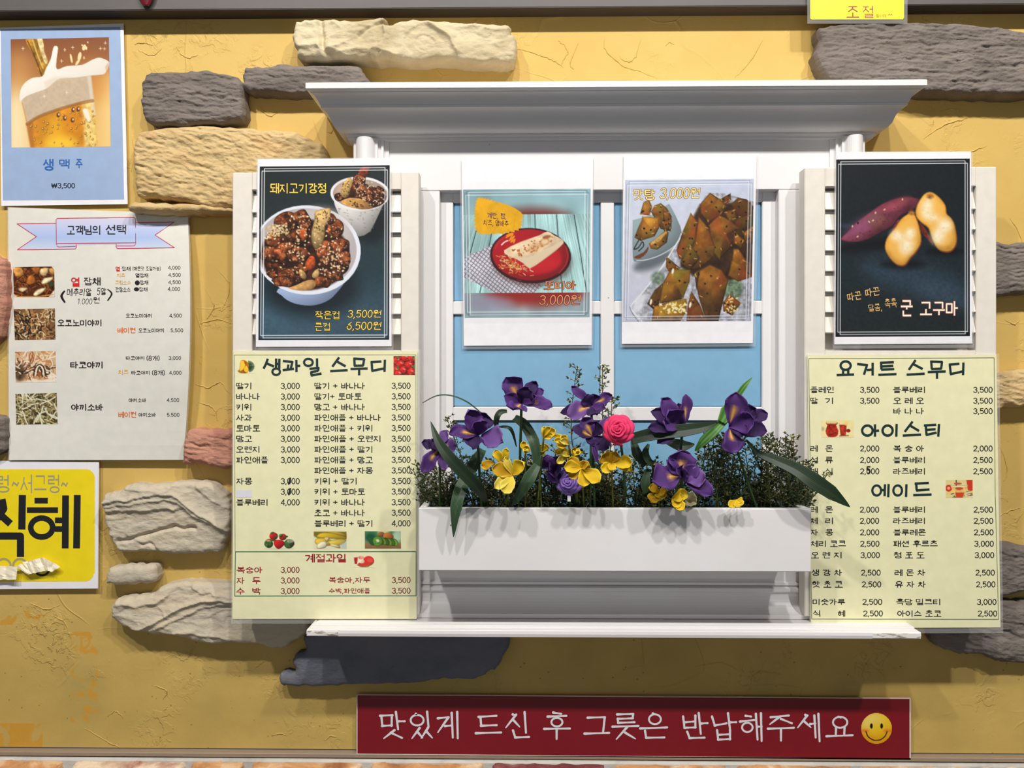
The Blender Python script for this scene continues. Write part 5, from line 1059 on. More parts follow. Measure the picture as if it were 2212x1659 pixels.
s.text('계절과일', 872, 702, 1322, 795, RD, .02); s.text('복숭아', 110, 845, 395, 916, RD, .016); s.text('자', 108, 962, 196, 1035, RD, .014); s.text('두', 284, 962, 374, 1035, RD, .014); s.text('수', 106, 1078, 196, 1152, RD, .014); s.text('박', 284, 1078, 372, 1152, RD, .014)
for y in (880, 998, 1115): s.text('3,000', 600, y - 34, 806, y + 40, (120, 24, 28), .02)
s.text('복숭아,자두', 1134, 960, 1595, 1034, RD, .014); s.text('수박,파인애플', 1134, 1084, 1592, 1150, RD, .014)
for y in (995, 1113): s.text('3,500', 1834, y - 35, 2040, y + 39, (120, 24, 28), .02)
for k in ('berries', 'pineapple', 'strawberries', 'bananas', 'kiwi', 'melon'): s.picture(paint_small(k))
s.done()
# ---- yogurt / tea / ade menu on the right shutter
s = Sheet('price_list', [(1744, 766), (2152, 766), (2161, 1355), (1751, 1357)], DSH + .0036, 'paper_menu_yellow', 'pale yellow drinks price list with a red iced tea jug, below the sweet potato poster', 'menu', (1730, 750, 4.589), 'pale yellow price lists', film=(3, 2, 6, 12))
s.ring(444, 182, 50, 42, 24); s.ring(660, 826, 52, 50, 24); s.ring(860, 826, 50, 50, 24); s.ring(752, 1420, 43, 50, 22); s.ring(960, 1420, 43, 50, 22)
s.lines([[(420, 228), (418, 270)], [(470, 228), (470, 270)], [(355, 276), (528, 270)], [(558, 166), (656, 176), (626, 272)], [(654, 226), (704, 222)], [(712, 154), (712, 280)], [(784, 154), (922, 148)], [(796, 154), (798, 220)], [(796, 190), (916, 184)], [(796, 222), (926, 216)], [(768, 274), (948, 266)],
         [(1138, 126), (1070, 224)], [(1110, 164), (1208, 216)], [(1048, 272), (1228, 262)], [(1292, 132), (1298, 216)], [(1284, 142), (1406, 146)], [(1400, 144), (1390, 216)], [(1292, 216), (1396, 212)], [(1258, 246), (1436, 240)], [(1350, 244), (1350, 312)], [(1466, 172), (1572, 164)], [(1476, 168), (1486, 266)], [(1478, 268), (1602, 240)], [(1612, 152), (1608, 276)],
         [(735, 764), (735, 886)], [(736, 828), (776, 826)], [(950, 760), (946, 886)], [(1108, 736), (1030, 838)], [(1080, 774), (1172, 830)], [(1010, 876), (1192, 866)], [(1220, 776), (1342, 768)], [(1238, 772), (1246, 868)], [(1240, 820), (1336, 812)], [(1238, 870), (1346, 846)], [(1370, 760), (1362, 886)],
         [(800, 1416), (828, 1416)], [(834, 1358), (830, 1476)], [(870, 1356), (866, 1486)], [(1047, 1358), (1043, 1484)], [(1128, 1352), (1268, 1345)], [(1144, 1350), (1148, 1418)], [(1142, 1420), (1276, 1410)], [(1114, 1466), (1296, 1460)]], 23)
def row(y, a_, b_, p, ya=31, c_=(588, 777), d_=(1710, 1900)):
    for it in a_ + b_: s.text(it[0], it[1], y - ya, it[2], y + ya, DK, MENU_B * 1.4)
    if p[0]: s.text(p[0], c_[0], y - ya + 2, c_[1], y + ya + 6, DK, MENU_B * 1.9)
    if p[1]: s.text(p[1], d_[0], y - ya + 2, d_[1], y + ya + 6, DK, MENU_B * 1.9)
sp2 = lambda a_, b_, x=95: [(a_, x, x + 72), (b_, x + 148, x + 222)]
sp3 = lambda t_, x=918, w_=76, g=113: [(t_[i], x + g * i, x + g * i + w_) for i in range(3)]
row(422, [('플레인', 95, 327)], [('블루베리', 916, 1228)], ('3,500', '3,500')); row(530, sp2('딸', '기'), sp3('오레오'), ('3,500', '3,500')); row(633, [], sp3('바나나'), ('', '3,500'))
row(1004, sp2('레', '몬'), sp3('복숭아'), ('2,000', '2,000')); row(1118, sp2('석', '류'), [('블루베리', 916, 1228)], ('2,000', '2,500')); row(1230, sp2('매', '실'), [('라즈베리', 916, 1228)], ('2,000', '2,500'))
s.lines([[(690, 1184), (658, 1186), (656, 1214), (680, 1216), (682, 1240), (662, 1256)]], 12, col=DK, layer=1.9)
s.lines([[(78, 114), (1916, 104)], [(78, 114), (98, 1560)], [(1916, 104), (1928, 1560)]], 5, col=(96, 110, 78))
s.view(1730, 1060, 4.589)
row(187, sp2('레', '몬'), [('블루베리', 916, 1228)], ('2,000', '2,500'), 31, (586, 775), (1713, 1904)); row(298, sp2('체', '리'), [('라즈베리', 916, 1228)], ('2,000', '2,500'), 31, (586, 775), (1715, 1906)); row(412, sp2('자', '몽', 97), [('블루레몬', 918, 1238)], ('2,000', '2,500'), 31, (588, 776), (1717, 1909)); row(525, [('체리', 97, 246), ('코크', 292, 446)], [('패션', 918, 1070), ('후르츠', 1112, 1356)], ('2,500', '3,000'), 31, (590, 778), (1720, 1912)); row(638, sp3('오렌지', 104, 74, 112), sp3('청포도', 922), ('3,000', '3,000'), 31, (593, 782), (1725, 1916))
row(812, sp3('생강차', 106, 74, 113), sp3('레몬차', 930), ('2,500', '2,500'), 31, (598, 790), (1732, 1922)); row(928, sp3('핫초코', 112), sp3('유자차', 936), ('2,500', '2,500'), 31, (605, 796), (1738, 1928)); row(1102, [('미숫가루', 118, 438)], [('흑당', 946, 1104), ('밀크티', 1142, 1380)], ('2,500', '3,000'), 31, (612, 805), (1747, 1938)); row(1217, [('식', 122, 192), ('혜', 368, 438)], [('아이스', 957, 1195), ('초코', 1234, 1393)], ('2,500', '2,500'), 31, (620, 812), (1755, 1945))
s.lines([[(78, -310 * 1.0), (108, 1272), (1960, 1275), (1928, 60)]], 5, col=(96, 110, 78))
s.picture(paint_small('tea')); s.picture(paint_small('ade')); s.done()

# ---- beer poster on the wall
s = Sheet('beer_poster', [(0, 60), (267, 51), (276, 441), (3, 445)], .006, 'paper_white', 'blue bordered poster of a foaming glass of beer, at upper left', 'poster', (0, 0, 3.607))
s.area([(5, 230), (937, 208), (967, 1555), (22, 1562)][::-1], (150, 172, 206), .5); s.picture(paint_beer(), gain=.85)
BL = (44, 98, 172)
s.text('생', 337, 1240, 415, 1328, BL, .03); s.text('맥', 462, 1242, 540, 1312, BL, .03); s.text('주', 590, 1240, 642, 1308, BL, .03); s.text('₩3,500', 400, 1426, 583, 1472, DK, .03); s.done()
# ---- customers' choice menu, bowed off the wall
def bowed(x, y):
    x = np.asarray(x, float); y = np.asarray(y, float); return .008 + .018 * np.clip((x - 18) / 390, 0, 1) ** 1.5 * np.sin(np.pi * np.clip((y - 440) / 560, 0, 1)) ** .8 + .004 * np.clip((y - 900) / 100, 0, 1)
s = Sheet('noodle_menu', [(18, 448), (406, 462), (397, 993), (20, 994)], .012, 'paper_grey', 'pale laminated noodle menu with a blue ribbon heading and four small dishes', 'menu', (0, 430, 2.86), dep=bowed, bow=9, film=(3, 1, 3, 1))
ol = (196, 40, 70)
def ribbon():
    c = Cv([(98, 108), (1084, 108), (1084, 318), (98, 318)], 0, 430, 2.86, 1.0); c.grad([(0, (214, 206, 224)), (.3, (192, 200, 232)), (.62, (170, 190, 230)), (1, (206, 212, 228))]); return c
tails = [[(105, 153), (346, 150), (470, 280), (470, 308), (107, 313), (225, 232)], [(836, 145), (1076, 142), (958, 222), (1078, 300), (718, 306), (718, 270)], [(348, 122), (836, 116), (838, 278), (348, 286)]]
s.picture(ribbon(), 'ribbon_print', layer=.9, clip=lambda X, Y: np.minimum.reduce([poly_sdf(X, Y, t_) for t_ in tails]) < 1.5)
s.lines([[(346, 150), (105, 153), (225, 232), (107, 313), (465, 308), (472, 298), (470, 278)], [(836, 145), (1076, 142), (958, 222), (1078, 300), (725, 306), (717, 295), (718, 276)], [(348, 282), (346, 128), (354, 119), (828, 113), (836, 120), (838, 276)], [(348, 280), (356, 274), (838, 270)], [(350, 288), (360, 296), (470, 292)], [(720, 290), (826, 290), (838, 280)]], 4, col=ol, layer=1.4)
s.text('고객님의', 414, 164, 618, 220, DK, .025); s.text('선택', 654, 160, 778, 218, DK, .025)
RE, AM, OG = (206, 40, 40), (230, 170, 60), (226, 110, 50)
s.text('열', 440, 484, 490, 540, RE, .025); s.text('잡채', 518, 484, 620, 532, DK, .025)
s.text('메추리알', 414, 552, 564, 598, DK, .008, shear=.1); s.text('5알', 600, 548, 655, 592, DK, .008, shear=.1); s.text('1.000', 480, 614, 570, 650, DK, .0, shear=.1); s.text('원', 576, 606, 614, 644, DK, .006)
s.stroke(smooth_loop([(400, 566), (380, 600), (402, 640)], 6, False), 11, DK, taper=[.7, 1.5, .9]); s.stroke(smooth_loop([(664, 556), (690, 585), (664, 628)], 6, False), 8, DK, taper=[.7, 1.3, .9])
s.text('열', 714, 417, 740, 446, RE, .025); s.text('잡채', 752, 417, 806, 443, DK, .02); s.text('(매운맛 조절가능)', 820, 415, 992, 444, DK, .012)
s.text('치즈', 722, 458, 772, 482, AM, .02); s.text('열잡채', 837, 458, 915, 484, DK, .02); s.text('크림소스', 713, 502, 808, 528, AM, .02); s.text('잡채', 864, 502, 915, 528, DK, .02); s.text('간장소스', 713, 545, 806, 574, DK, .02); s.text('잡채', 858, 545, 911, 570, DK, .02)
s.disc(848, 517, 15, 15, DK, 1.9); s.disc(843, 557, 16, 12, DK, 1.9)
for t_, x, y in (('4,000', 1038, 424), ('4,500', 1040, 469), ('4,500', 1040, 514), ('4,000', 1036, 556), ('4,500', 1046, 720), ('5,500', 1055, 811), ('3,000', 1042, 982), ('4,000', 1045, 1073), ('4,500', 1030, 1242), ('5,500', 1032, 1333)): s.text(t_, x, y - 12, x + 76, y + 14, DK, .016)
s.text('오코노미야끼', 356, 745, 625, 785, DK, .028); s.text('오코노미야끼', 778, 708, 937, 733, DK, .02); s.text('베이컨', 726, 794, 836, 828, OG, .025); s.text('오코노미야끼', 856, 798, 1012, 824, DK, .02)
s.text('타코야끼', 435, 1004, 632, 1045, DK, .028); s.text('타코야끼', 778, 970, 890, 994, DK, .02); s.text('(8개)', 906, 966, 985, 1000, DK, .016); s.text('치즈', 731, 1054, 793, 1084, AM, .022); s.text('타코야끼', 812, 1060, 924, 1085, DK, .02); s.text('(8개)', 940, 1056, 1017, 1090, DK, .016)
s.text('야끼소바', 440, 1266, 636, 1306, DK, .028); s.text('야끼소바', 795, 1230, 903, 1255, DK, .02); s.text('베이컨', 732, 1314, 840, 1350, OG, .025); s.text('야끼소바', 856, 1320, 962, 1345, DK, .02)
for i in range(4): s.picture(paint_dish(i))
s.done()
# ---- yellow rice-punch sign
s = Sheet('drink_sign', [(-260, 992), (214, 998), (212, 1271), (-260, 1274)], .009, 'paper_white', 'white edged yellow drink sign with big black letters, under the noodle menu', 'sign', (0, 980, 2.444), thick=.0016)
rr = [(-620, 82), (455, 82)] + [(455 + 45 * math.sin(t_), 127 - 45 * math.cos(t_)) for t_ in np.linspace(.2, 1.5, 6)] + [(500, 630)] + [(450 + 45 * math.cos(t_), 630 + 45 * math.sin(t_)) for t_ in np.linspace(.1, 1.5, 6)] + [(-620, 678)]
s.area(rr[::-1], (242, 216, 20), .6)
GY = (160, 156, 132)
s.text('렁', -28, 112, 50, 206, GY, .0); s.text('~', 62, 148, 100, 172, GY, .01); s.text('서그렁', 107, 110, 315, 208, GY, .0); s.text('~', 322, 150, 358, 174, GY, .01)
KB = (28, 28, 30)
s.lines([[(118, 218), (115, 400)], [(-20, 350), (20, 290), (10, 240)], [(10, 330), (55, 370)], [(-40, 435), (108, 435), (108, 545)]], 38, col=KB)
s.lines([[(182, 248), (252, 248)], [(142, 298), (306, 298)], [(290, 352), (345, 352)], [(290, 398), (345, 398)]], 30, col=KB); s.lines([[(346, 220), (344, 500)], [(408, 218), (404, 500)]], 36, col=KB); s.ring(220, 390, 58, 50, 30, KB)
for x in (20, 105): s.ring(x, 592, 36, 36, 12, (170, 160, 110), 1.2)
s.ring(222, 612, 36, 30, 12, KB, 1.3, .1, 3.0); s.done()
# torn masking tape stuck on that sign
rnd = random.Random(3)
tp = thing('masking_tape', P(50, 1248, .012), 'torn strips of crumpled masking tape stuck on the yellow drink sign', 'tape')
for pts, dd in (([(-30, 1222), (38, 1224), (35, 1252), (-30, 1252)], 0), ([(34, 1222), (72, 1212), (76, 1238), (62, 1242)], 1), ([(48, 1214), (92, 1204), (102, 1232), (66, 1240)], 2), ([(94, 1204), (130, 1224), (112, 1236), (98, 1230)], 3)):
    q = np.array(pts, float); U, V_ = np.meshgrid(np.linspace(0, 1, 9), np.linspace(0, 1, 7)); B = lambda i: (q[0, i] * (1 - U) + q[1, i] * U) * (1 - V_) + (q[3, i] * (1 - U) + q[2, i] * U) * V_
    X, Y = B(0), B(1); Y = Y + 3 * (vnoise(X * .3, Y * .1, dd) - .5); dep = .0125 + .004 * np.abs(np.sin(U * 5 + dd)) + .006 * V_ * (vnoise(X * .12, Y * .12, dd + 4)); v, f = sheet_vf(Pn(X, Y, dep), .0004); obj('strip', v, f, 'masking_tape', tp)
# ---- red notice under the window
s = Sheet('notice_board', [(771, 1499.5), (1966, 1508), (1966, 1640), (771, 1629)], .012, 'sign_edge', 'long red notice board with white lettering and a smiling yellow face', 'sign', (740, 1480, 3.352), thick=.004)
s.area([(108, 72), (4105, 100), (4105, 530), (108, 495)][::-1], (124, 10, 24), .6)
W_ = (222, 222, 226)
def brush(strokes, w):
    for st_ in strokes:
        p = np.array(st_, float)
        for a_, b_ in zip(p[:-1], p[1:]):
            q = np.linspace(0, 1, 7)[:, None] * (b_ - a_) + a_; dx, dy = np.abs(b_ - a_)
            s.stroke(q, w, W_, 1.2, taper=[1.25, .95, .8, .85, 1.05] if dy < dx * .5 else [1.2, 1.1, 1.0, .85, .6] if dx > dy * .4 else [1.15, 1.05, 1., 1., .95], caps=True)
brush([[(272, 222), (362, 217)], [(281, 222), (288, 298)], [(357, 218), (355, 296)], [(286, 295), (358, 291)], [(386, 194), (402, 320)], [(404, 262), (450, 262)], [(376, 326), (298, 386)], [(350, 344), (430, 382)],
       [(530, 208), (540, 216)], [(612, 192), (622, 300)], [(558, 310), (502, 386)], [(545, 342), (580, 382)], [(620, 306), (570, 384)], [(606, 334), (650, 382)],
       [(690, 240), (768, 232)], [(766, 234), (690, 342)], [(742, 296), (790, 292)], [(790, 200), (798, 380)], [(830, 194), (834, 386)],
       [(985, 230), (1114, 222)], [(998, 230), (1004, 294)], [(1002, 294), (1116, 290)], [(965, 348), (1148, 343)], [(1232, 212), (1256, 216)], [(1256, 214), (1182, 308)], [(1234, 250), (1282, 302)], [(1318, 195), (1328, 345)], [(1234, 328), (1250, 378)], [(1250, 379), (1350, 375)],
       [(1525, 198), (1582, 208)], [(1485, 228), (1620, 222)], [(1460, 317), (1645, 314)], [(1550, 318), (1550, 390)], [(1775, 236), (1900, 232)], [(1898, 234), (1886, 346)], [(1752, 351), (1930, 346)],
       [(1988, 212), (2105, 209)], [(2104, 210), (2100, 240)], [(1992, 244), (2102, 240)], [(1992, 245), (1996, 272)], [(1996, 273), (2114, 268)], [(1955, 301), (2142, 295)], [(2062, 302), (1982, 392)], [(2046, 344), (2120, 388)]], 15)
s.ring(540, 254, 47, 38, 14, W_, 1.2); s.ring(1552, 268, 40, 31, 14, W_, 1.2)
s.view(1400, 1340, 2.724)
brush([[(28, 548), (38, 552)], [(-46, 636), (112, 630)], [(-18, 650), (-12, 690)], [(-12, 691), (96, 689)], [(206, 566), (214, 632)], [(278, 560), (278, 632)], [(212, 600), (278, 595)], [(214, 632), (280, 630)], [(298, 545), (310, 668)], [(312, 607), (350, 605)], [(230, 655), (244, 692)], [(244, 693), (332, 690)],
       [(376, 566), (392, 618)], [(392, 619), (462, 606)], [(470, 546), (482, 640)], [(484, 600), (518, 599)], [(406, 646), (412, 702)], [(482, 645), (482, 702)], [(410, 674), (482, 670)], [(412, 702), (484, 698)], [(574, 562), (606, 566)], [(541, 596), (626, 586)], [(634, 550), (644, 702)], [(646, 626), (668, 625)], [(664, 546), (668, 710)],
       [(722, 570), (828, 560)], [(776, 566), (716, 612)], [(782, 580), (846, 606)], [(705, 638), (858, 632)], [(782, 640), (782, 708)], [(925, 556), (938, 560)], [(936, 560), (880, 632)], [(916, 592), (958, 630)], [(954, 610), (984, 607)], [(978, 560), (986, 690)], [(1002, 550), (1009, 712)], [(1120, 568), (1134, 572)], [(1106, 632), (1104, 676)], [(1156, 632), (1154, 674)], [(1050, 682), (1203, 676)]], 12)
s.ring(40, 582, 35, 29, 11, W_, 1.2); s.ring(584, 630, 31, 27, 11, W_, 1.2); s.ring(1130, 600, 42, 32, 11, W_, 1.2)
s.picture(paint_smiley(), 'smiling_face', layer=1.1, clip=lambda X, Y: (X - 1344) ** 2 + (Y - 636) ** 2 < 92 ** 2); s.done()
# ---- yellow notice hanging from the beam
s = Sheet('hanging_notice', [(1744, -160), (1961, -160), (1960, 51), (1744, 51)], .040, 'laminate_film', 'laminated yellow notice with dark red letters hanging from the grey beam', 'sign', (1300, 0, 2.425), thick=.001)
s.area([(1090, -380), (1585, -380), (1583, 94), (1576, 101), (1100, 102), (1092, 96)][::-1], (250, 226, 24), .6)
s.text('조', 1282, 32, 1348, 92, (150, 40, 26), .0); s.text('절', 1366, 30, 1423, 94, (150, 40, 26), .0); s.text('됩니다', 1437, 74, 1490, 90, (150, 90, 30), .01); s.text('^^', 1500, 72, 1522, 80, (150, 90, 30), .01); s.done()
# small dark red ornament tip on the beam
U, V_ = np.meshgrid(np.linspace(0, 1, 11), np.linspace(0, 1, 9)); X = 316 + (U - .5) * 36 * (1 - V_ ** 2.2 * .75); Y = -22 + 35 * V_; v, f = sheet_vf(Pn(X, Y, .036 + .006 * np.sin(np.pi * U) * (1 - V_ * .6)), .003)
plain('red_gloss', (110, 22, 34), .35, .2); tag(obj('beam_ornament', v, f, 'red_gloss', smooth=True), 'dark red rounded tip hanging on the grey beam', 'ornament')
# ================================================================== artificial flowers in the box
A6 = (890, 770, 4.609); A7 = (1300, 770, 3.95); A4 = (1090, 900, 7.135)
def at(vw, x, y, d): return np.array(P(vw[0] + x / vw[2], vw[1] + y / vw[2], d))
def rowlin(c): return lin(c).reshape(1, 1, 3)
def petal_grid(b, t, width, nrm, arch=.12, cup=.15, ruffle=.0, n=13, m=9, wide=.62, point=.5, twist=0., seed=0):
    b = np.array(b, float); t = np.array(t, float); ax = t - b; L = np.linalg.norm(ax); ax = ax / L; nrm = np.array(nrm, float); nrm -= ax * np.dot(nrm, ax); nrm /= np.linalg.norm(nrm) + 1e-9; sd = np.cross(ax, nrm)
    T, W_ = np.meshgrid(np.linspace(0, 1, n), np.linspace(-1, 1, m), indexing='ij'); k = math.log(.5) / math.log(wide)
    prof = np.sin(np.pi * np.clip(T, .0, 1) ** k) ** point; prof = np.maximum(prof, .10 * (1 - T)) * (width / 2)
    off = arch * L * np.sin(np.pi * T * .9) + cup * width * W_ ** 2 * (.3 + T) + ruffle * width * np.sin(T * 11 + W_ * 3 + seed) * np.abs(W_) ** 1.5 * T
    jx = np.random.default_rng(int(abs(b[0]) * 9e4 + seed * 77)); q1, q2, q3 = jx.uniform(-1, 1, 3); off = off + width * (.10 * q1 * W_ * T + .10 * q2 * (T - .5) * T + .07 * np.sin(T * 6 + W_ * 4 * q3 + q1 * 5) * T); prof = prof * (1 + .10 * np.sin(T * 9 + q2 * 6) * np.sign(W_) + .06 * np.sin(T * 23 + q3 * 9) * T)
    tw = twist * T; G = b + ax * (L * T)[..., None] + sd * (prof * W_ * np.cos(tw))[..., None] + nrm * (off + prof * W_ * np.sin(tw))[..., None]
    return G, T, W_
def petal(root, name, b, t, width, nrm=(0, -1, .3), col=((70, 42, 124), (96, 66, 156)), vein=.22, signal=None, thick=.0006, mat='petal_cloth', lab=None, **kw):
    G, T, W_ = petal_grid(b, t, width, nrm, **kw); c0, c1 = rowlin(col[0]), rowlin(col[1]); e = np.clip(np.abs(W_) ** 3 * .6 + T ** 4 * .5, 0, 1)[..., None]
    C = c0 * (1 - e) + c1 * e; C = C * (1 - vein * (.5 + .5 * np.cos(W_ * 26 + np.sin(T * 5))) * (.3 + .7 * T))[..., None]
    if signal is not None:
        g = np.exp(-(W_ / .22) ** 2) * sstep(.05, .15, T) * (1 - sstep(signal - .1, signal + .08, T)); C = C * (1 - g[..., None]) + rowlin((226, 168, 70)) * g[..., None]
    v, f = sheet_vf(G, thick); Cc = np.concatenate([C.reshape(-1, 3)] * 2)
    o = obj(name, v, f, mat, root, smooth=True, col=Cc)
    if lab: o['label'] = lab
    return o
def stem(root, pts, r=.0016, col=(58, 84, 48), name='stem'):
    v, f = tube_vf(smooth_loop(pts, 5, False), r, 6); return obj(name, v, f, 'leaf_plastic', root, smooth=True, col=np.broadcast_to(lin(col), (len(v), 3)))
def blade(name, pts, widths, label, cat='leaf', fold=.18, col=((30, 54, 34), (70, 96, 66)), root=None, stripes=9, tilt=(0, -1, .25), group=None):
    """long strap leaf along a path of points with its width (m) along it"""
    p = smooth_loop(pts, 8, False); w_ = np.interp(np.linspace(0, 1, len(p)), np.linspace(0, 1, len(widths)), widths); T = np.gradient(p, axis=0); T /= np.linalg.norm(T, axis=1, keepdims=True); nr = np.array(tilt) / np.linalg.norm(tilt)
    sd = np.cross(T, nr); sd /= np.linalg.norm(sd, axis=1, keepdims=True) + 1e-9; nn = np.cross(sd, T); u = np.linspace(-1, 1, 29)
    G = p[:, None] + sd[:, None] * (u[None, :, None] * w_[:, None, None] / 2) - nn[:, None] * (fold * np.abs(u)[None, :, None] * w_[:, None, None] / 2) * -1
    v, f = sheet_vf(G, .0007); s_ = (.5 + .5 * np.cos(u * math.pi * stripes)) ** 2 * .8 + .2 * np.cos(u * 3) ** 2; C = (rowlin(col[0]) * (1 - s_)[None, :, None] + rowlin(col[1]) * s_[None, :, None]) * np.ones((len(p), 1, 1)); Cc = np.concatenate([C.reshape(-1, 3)] * 2)
    o = obj(name, v, f, 'leaf_plastic', root, smooth=True, col=Cc)
    if root is None: tag(o, label, cat, group)
    return o
FOAM = lambda px, d: np.array(P(px, 1112, d))
PUR = ((70, 36, 100), (104, 66, 142)); DPU = ((44, 22, 70), (70, 40, 100)); LAV = ((96, 62, 130), (136, 100, 166))
def iris(vw, base, d, petals, label, stem_px, grp='purple silk irises in the flower box'):
    d = d + .024; b = at(vw, base[0], base[1], d); fp = FOAM(stem_px, min(d, .12)); r = thing('iris', tuple(fp), label, 'flower', grp); rn = random.Random(int(base[0]))
    for i, p in enumerate(petals):
        tx, ty, w_, dd = p[:4]; o = p[4] if len(p) > 4 else {}; col = {'p': PUR, 'd': DPU, 'l': LAV}[o.get('c', 'p')]
        bx, by = o.get('b', base); bb = at(vw, bx, by, d + o.get('bd', 0)); tt = at(vw, tx, ty, d + dd)
        petal(r, 'fall' if 's' in o else 'petal', bb, tt, 1.14 * w_ / vw[2] * mpp(d), o.get('n', (rn.uniform(-.3, .3), -1, rn.uniform(.1, .5))), col, signal=o.get('s'), arch=o.get('a', .1), cup=o.get('k', .12), ruffle=o.get('r', .13), wide=o.get('w', .62), point=.6, seed=i)
    stem(r, [fp, (fp + b) / 2 + np.array([0, .004, 0]), b], .0019); return r
iris(A6, (1090, 470), .150, [(1240, 255, 120, -.004, {'c': 'd'}), (1315, 345, 90, .0, {'c': 'p', 'b': (1180, 400)}), (935, 205, 190, .006, {'s': .62, 'a': .08, 'w': .66}), (912, 395, 130, .012, {'c': 'p'}), (1170, 290, 150, .012, {'c': 'd', 'k': .3}), (1400, 505, 140, .016, {'s': .5, 'n': (0, -.7, .7)}), (1000, 560, 190, .022, {'s': .5, 'n': (0, -1, .5), 'c': 'p', 'w': .7}), (1260, 400, 90, .016, {'c': 'p'})], 'tallest purple iris, in front of the middle left blue pane', 1120)
iris(A6, (650, 780), .152, [(745, 570, 190, -.002, {'c': 'd'}), (560, 525, 170, .006, {'w': .6}), (365, 770, 160, .014, {'s': .55, 'n': (0, -.8, .6)}), (600, 920, 170, .016, {'c': 'd'}), (905, 850, 220, .016, {'c': 'l', 'n': (-.2, -.9, .5), 'b': (690, 790)}), (680, 600, 150, .014, {'c': 'p', 'k': .3})], 'purple iris between the two long leaves at the left of the box', 1040)
iris(A6, (275, 900), .146, [(95, 865, 95, .004, {'c': 'd'}), (190, 815, 90, .008, {}), (345, 735, 90, -.004, {'c': 'l'}), (445, 900, 130, .0, {'c': 'l', 's': .5}), (100, 1155, 130, .012, {'s': .5, 'c': 'p'}), (335, 1130, 100, .0, {'c': 'l'}), (200, 930, 110, .014, {'c': 'd'})], 'purple iris at the far left end of the box, half behind a long leaf', 950)
iris(A6, (1790, 490), .124, [(1585, 300, 80, -.004, {'c': 'p'}), (1870, 400, 130, .0, {'c': 'd'}), (1995, 385, 100, .004, {'s': .6}), (1475, 565, 90, .006, {'c': 'd'}), (1535, 590, 160, .016, {'c': 'l', 's': .55, 'w': .6}), (1700, 390, 120, .01, {'c': 'd'}), (1840, 590, 150, .012, {'c': 'd'}), (1930, 520, 90, .01, {'c': 'p'})], 'dark purple iris left of the white glazing bar, above the pink rose', 1275)
iris(A6, (1800, 800), .146, [(1700, 600, 140, .004, {'s': .6, 'c': 'p'}), (1850, 640, 150, .006, {'c': 'd'}), (1965, 605, 90, .0, {'c': 'l'}), (1580, 740, 150, .014, {'s': .5, 'c': 'd', 'n': (0, -.8, .6)}), (1780, 890, 120, .01, {'c': 'd'}), (1960, 920, 150, .008, {'c': 'd'}), (1850, 1060, 46, .012, {'c': 'p', 'k': .5})], 'very dark purple iris hanging just left of the pink rose', 1285)
iris(A7, (690, 605), .142, [(500, 355, 130, .0, {'c': 'p'}), (412, 470, 130, .006, {'c': 'd'}), (560, 440, 150, .010, {'c': 'p', 'k': .3}), (712, 320, 95, .006, {'s': .6}), (390, 610, 110, .010, {'c': 'd'}), (650, 400, 110, -.004, {'c': 'd'}), (500, 560, 130, .012, {'c': 'p'}), (470, 745, 100, .004, {'c': 'd'})], 'purple iris above the long flat leaf, right of the pink rose', 1460)
iris(A7, (1090, 600), .150, [(1300, 450, 170, -.002, {'c': 'd'}), (1415, 490, 110, .004, {'c': 'd', 'b': (1200, 560)}), (1140, 300, 170, .008, {'s': .6, 'w': .66}), (1410, 640, 130, .01, {'c': 'd'}), (1310, 540, 160, .014, {'c': 'p', 'k': .3}), (1100, 835, 180, .012, {'s': .5, 'w': .66}), (1250, 640, 130, .012, {'c': 'd'})], 'purple iris facing right, nearest the right window edge', 1640)
iris(A7, (680, 1020), .162, [(660, 795, 210, .0, {'s': .6, 'w': .62}), (545, 880, 90, .006, {'c': 'p'}), (425, 1060, 210, .014, {'s': .5, 'w': .66, 'n': (0, -1, .5)}), (630, 950, 100, .016, {'c': 'p'}), (830, 945, 110, .008, {'c': 'p'}), (750, 1010, 110, .018, {'c': 'd'}), (890, 1060, 150, .014, {'c': 'l', 'n': (.2, -.9, .4)}), (940, 1185, 130, .012, {'c': 'p'})], 'wide open purple iris with orange tongues low at the front right', 1480)
iris(A6, (1420, 1120), .118, [(1290, 1010, 140, .004, {'c': 'p'}), (1480, 1000, 140, .0, {'c': 'd'}), (1350, 1150, 150, .01, {'c': 'p'}), (1500, 1120, 150, .012, {'c': 'd'}), (1400, 1260, 160, .01, {'c': 'd'})], 'shadowed purple iris deep behind the yellow blossoms', 1198)

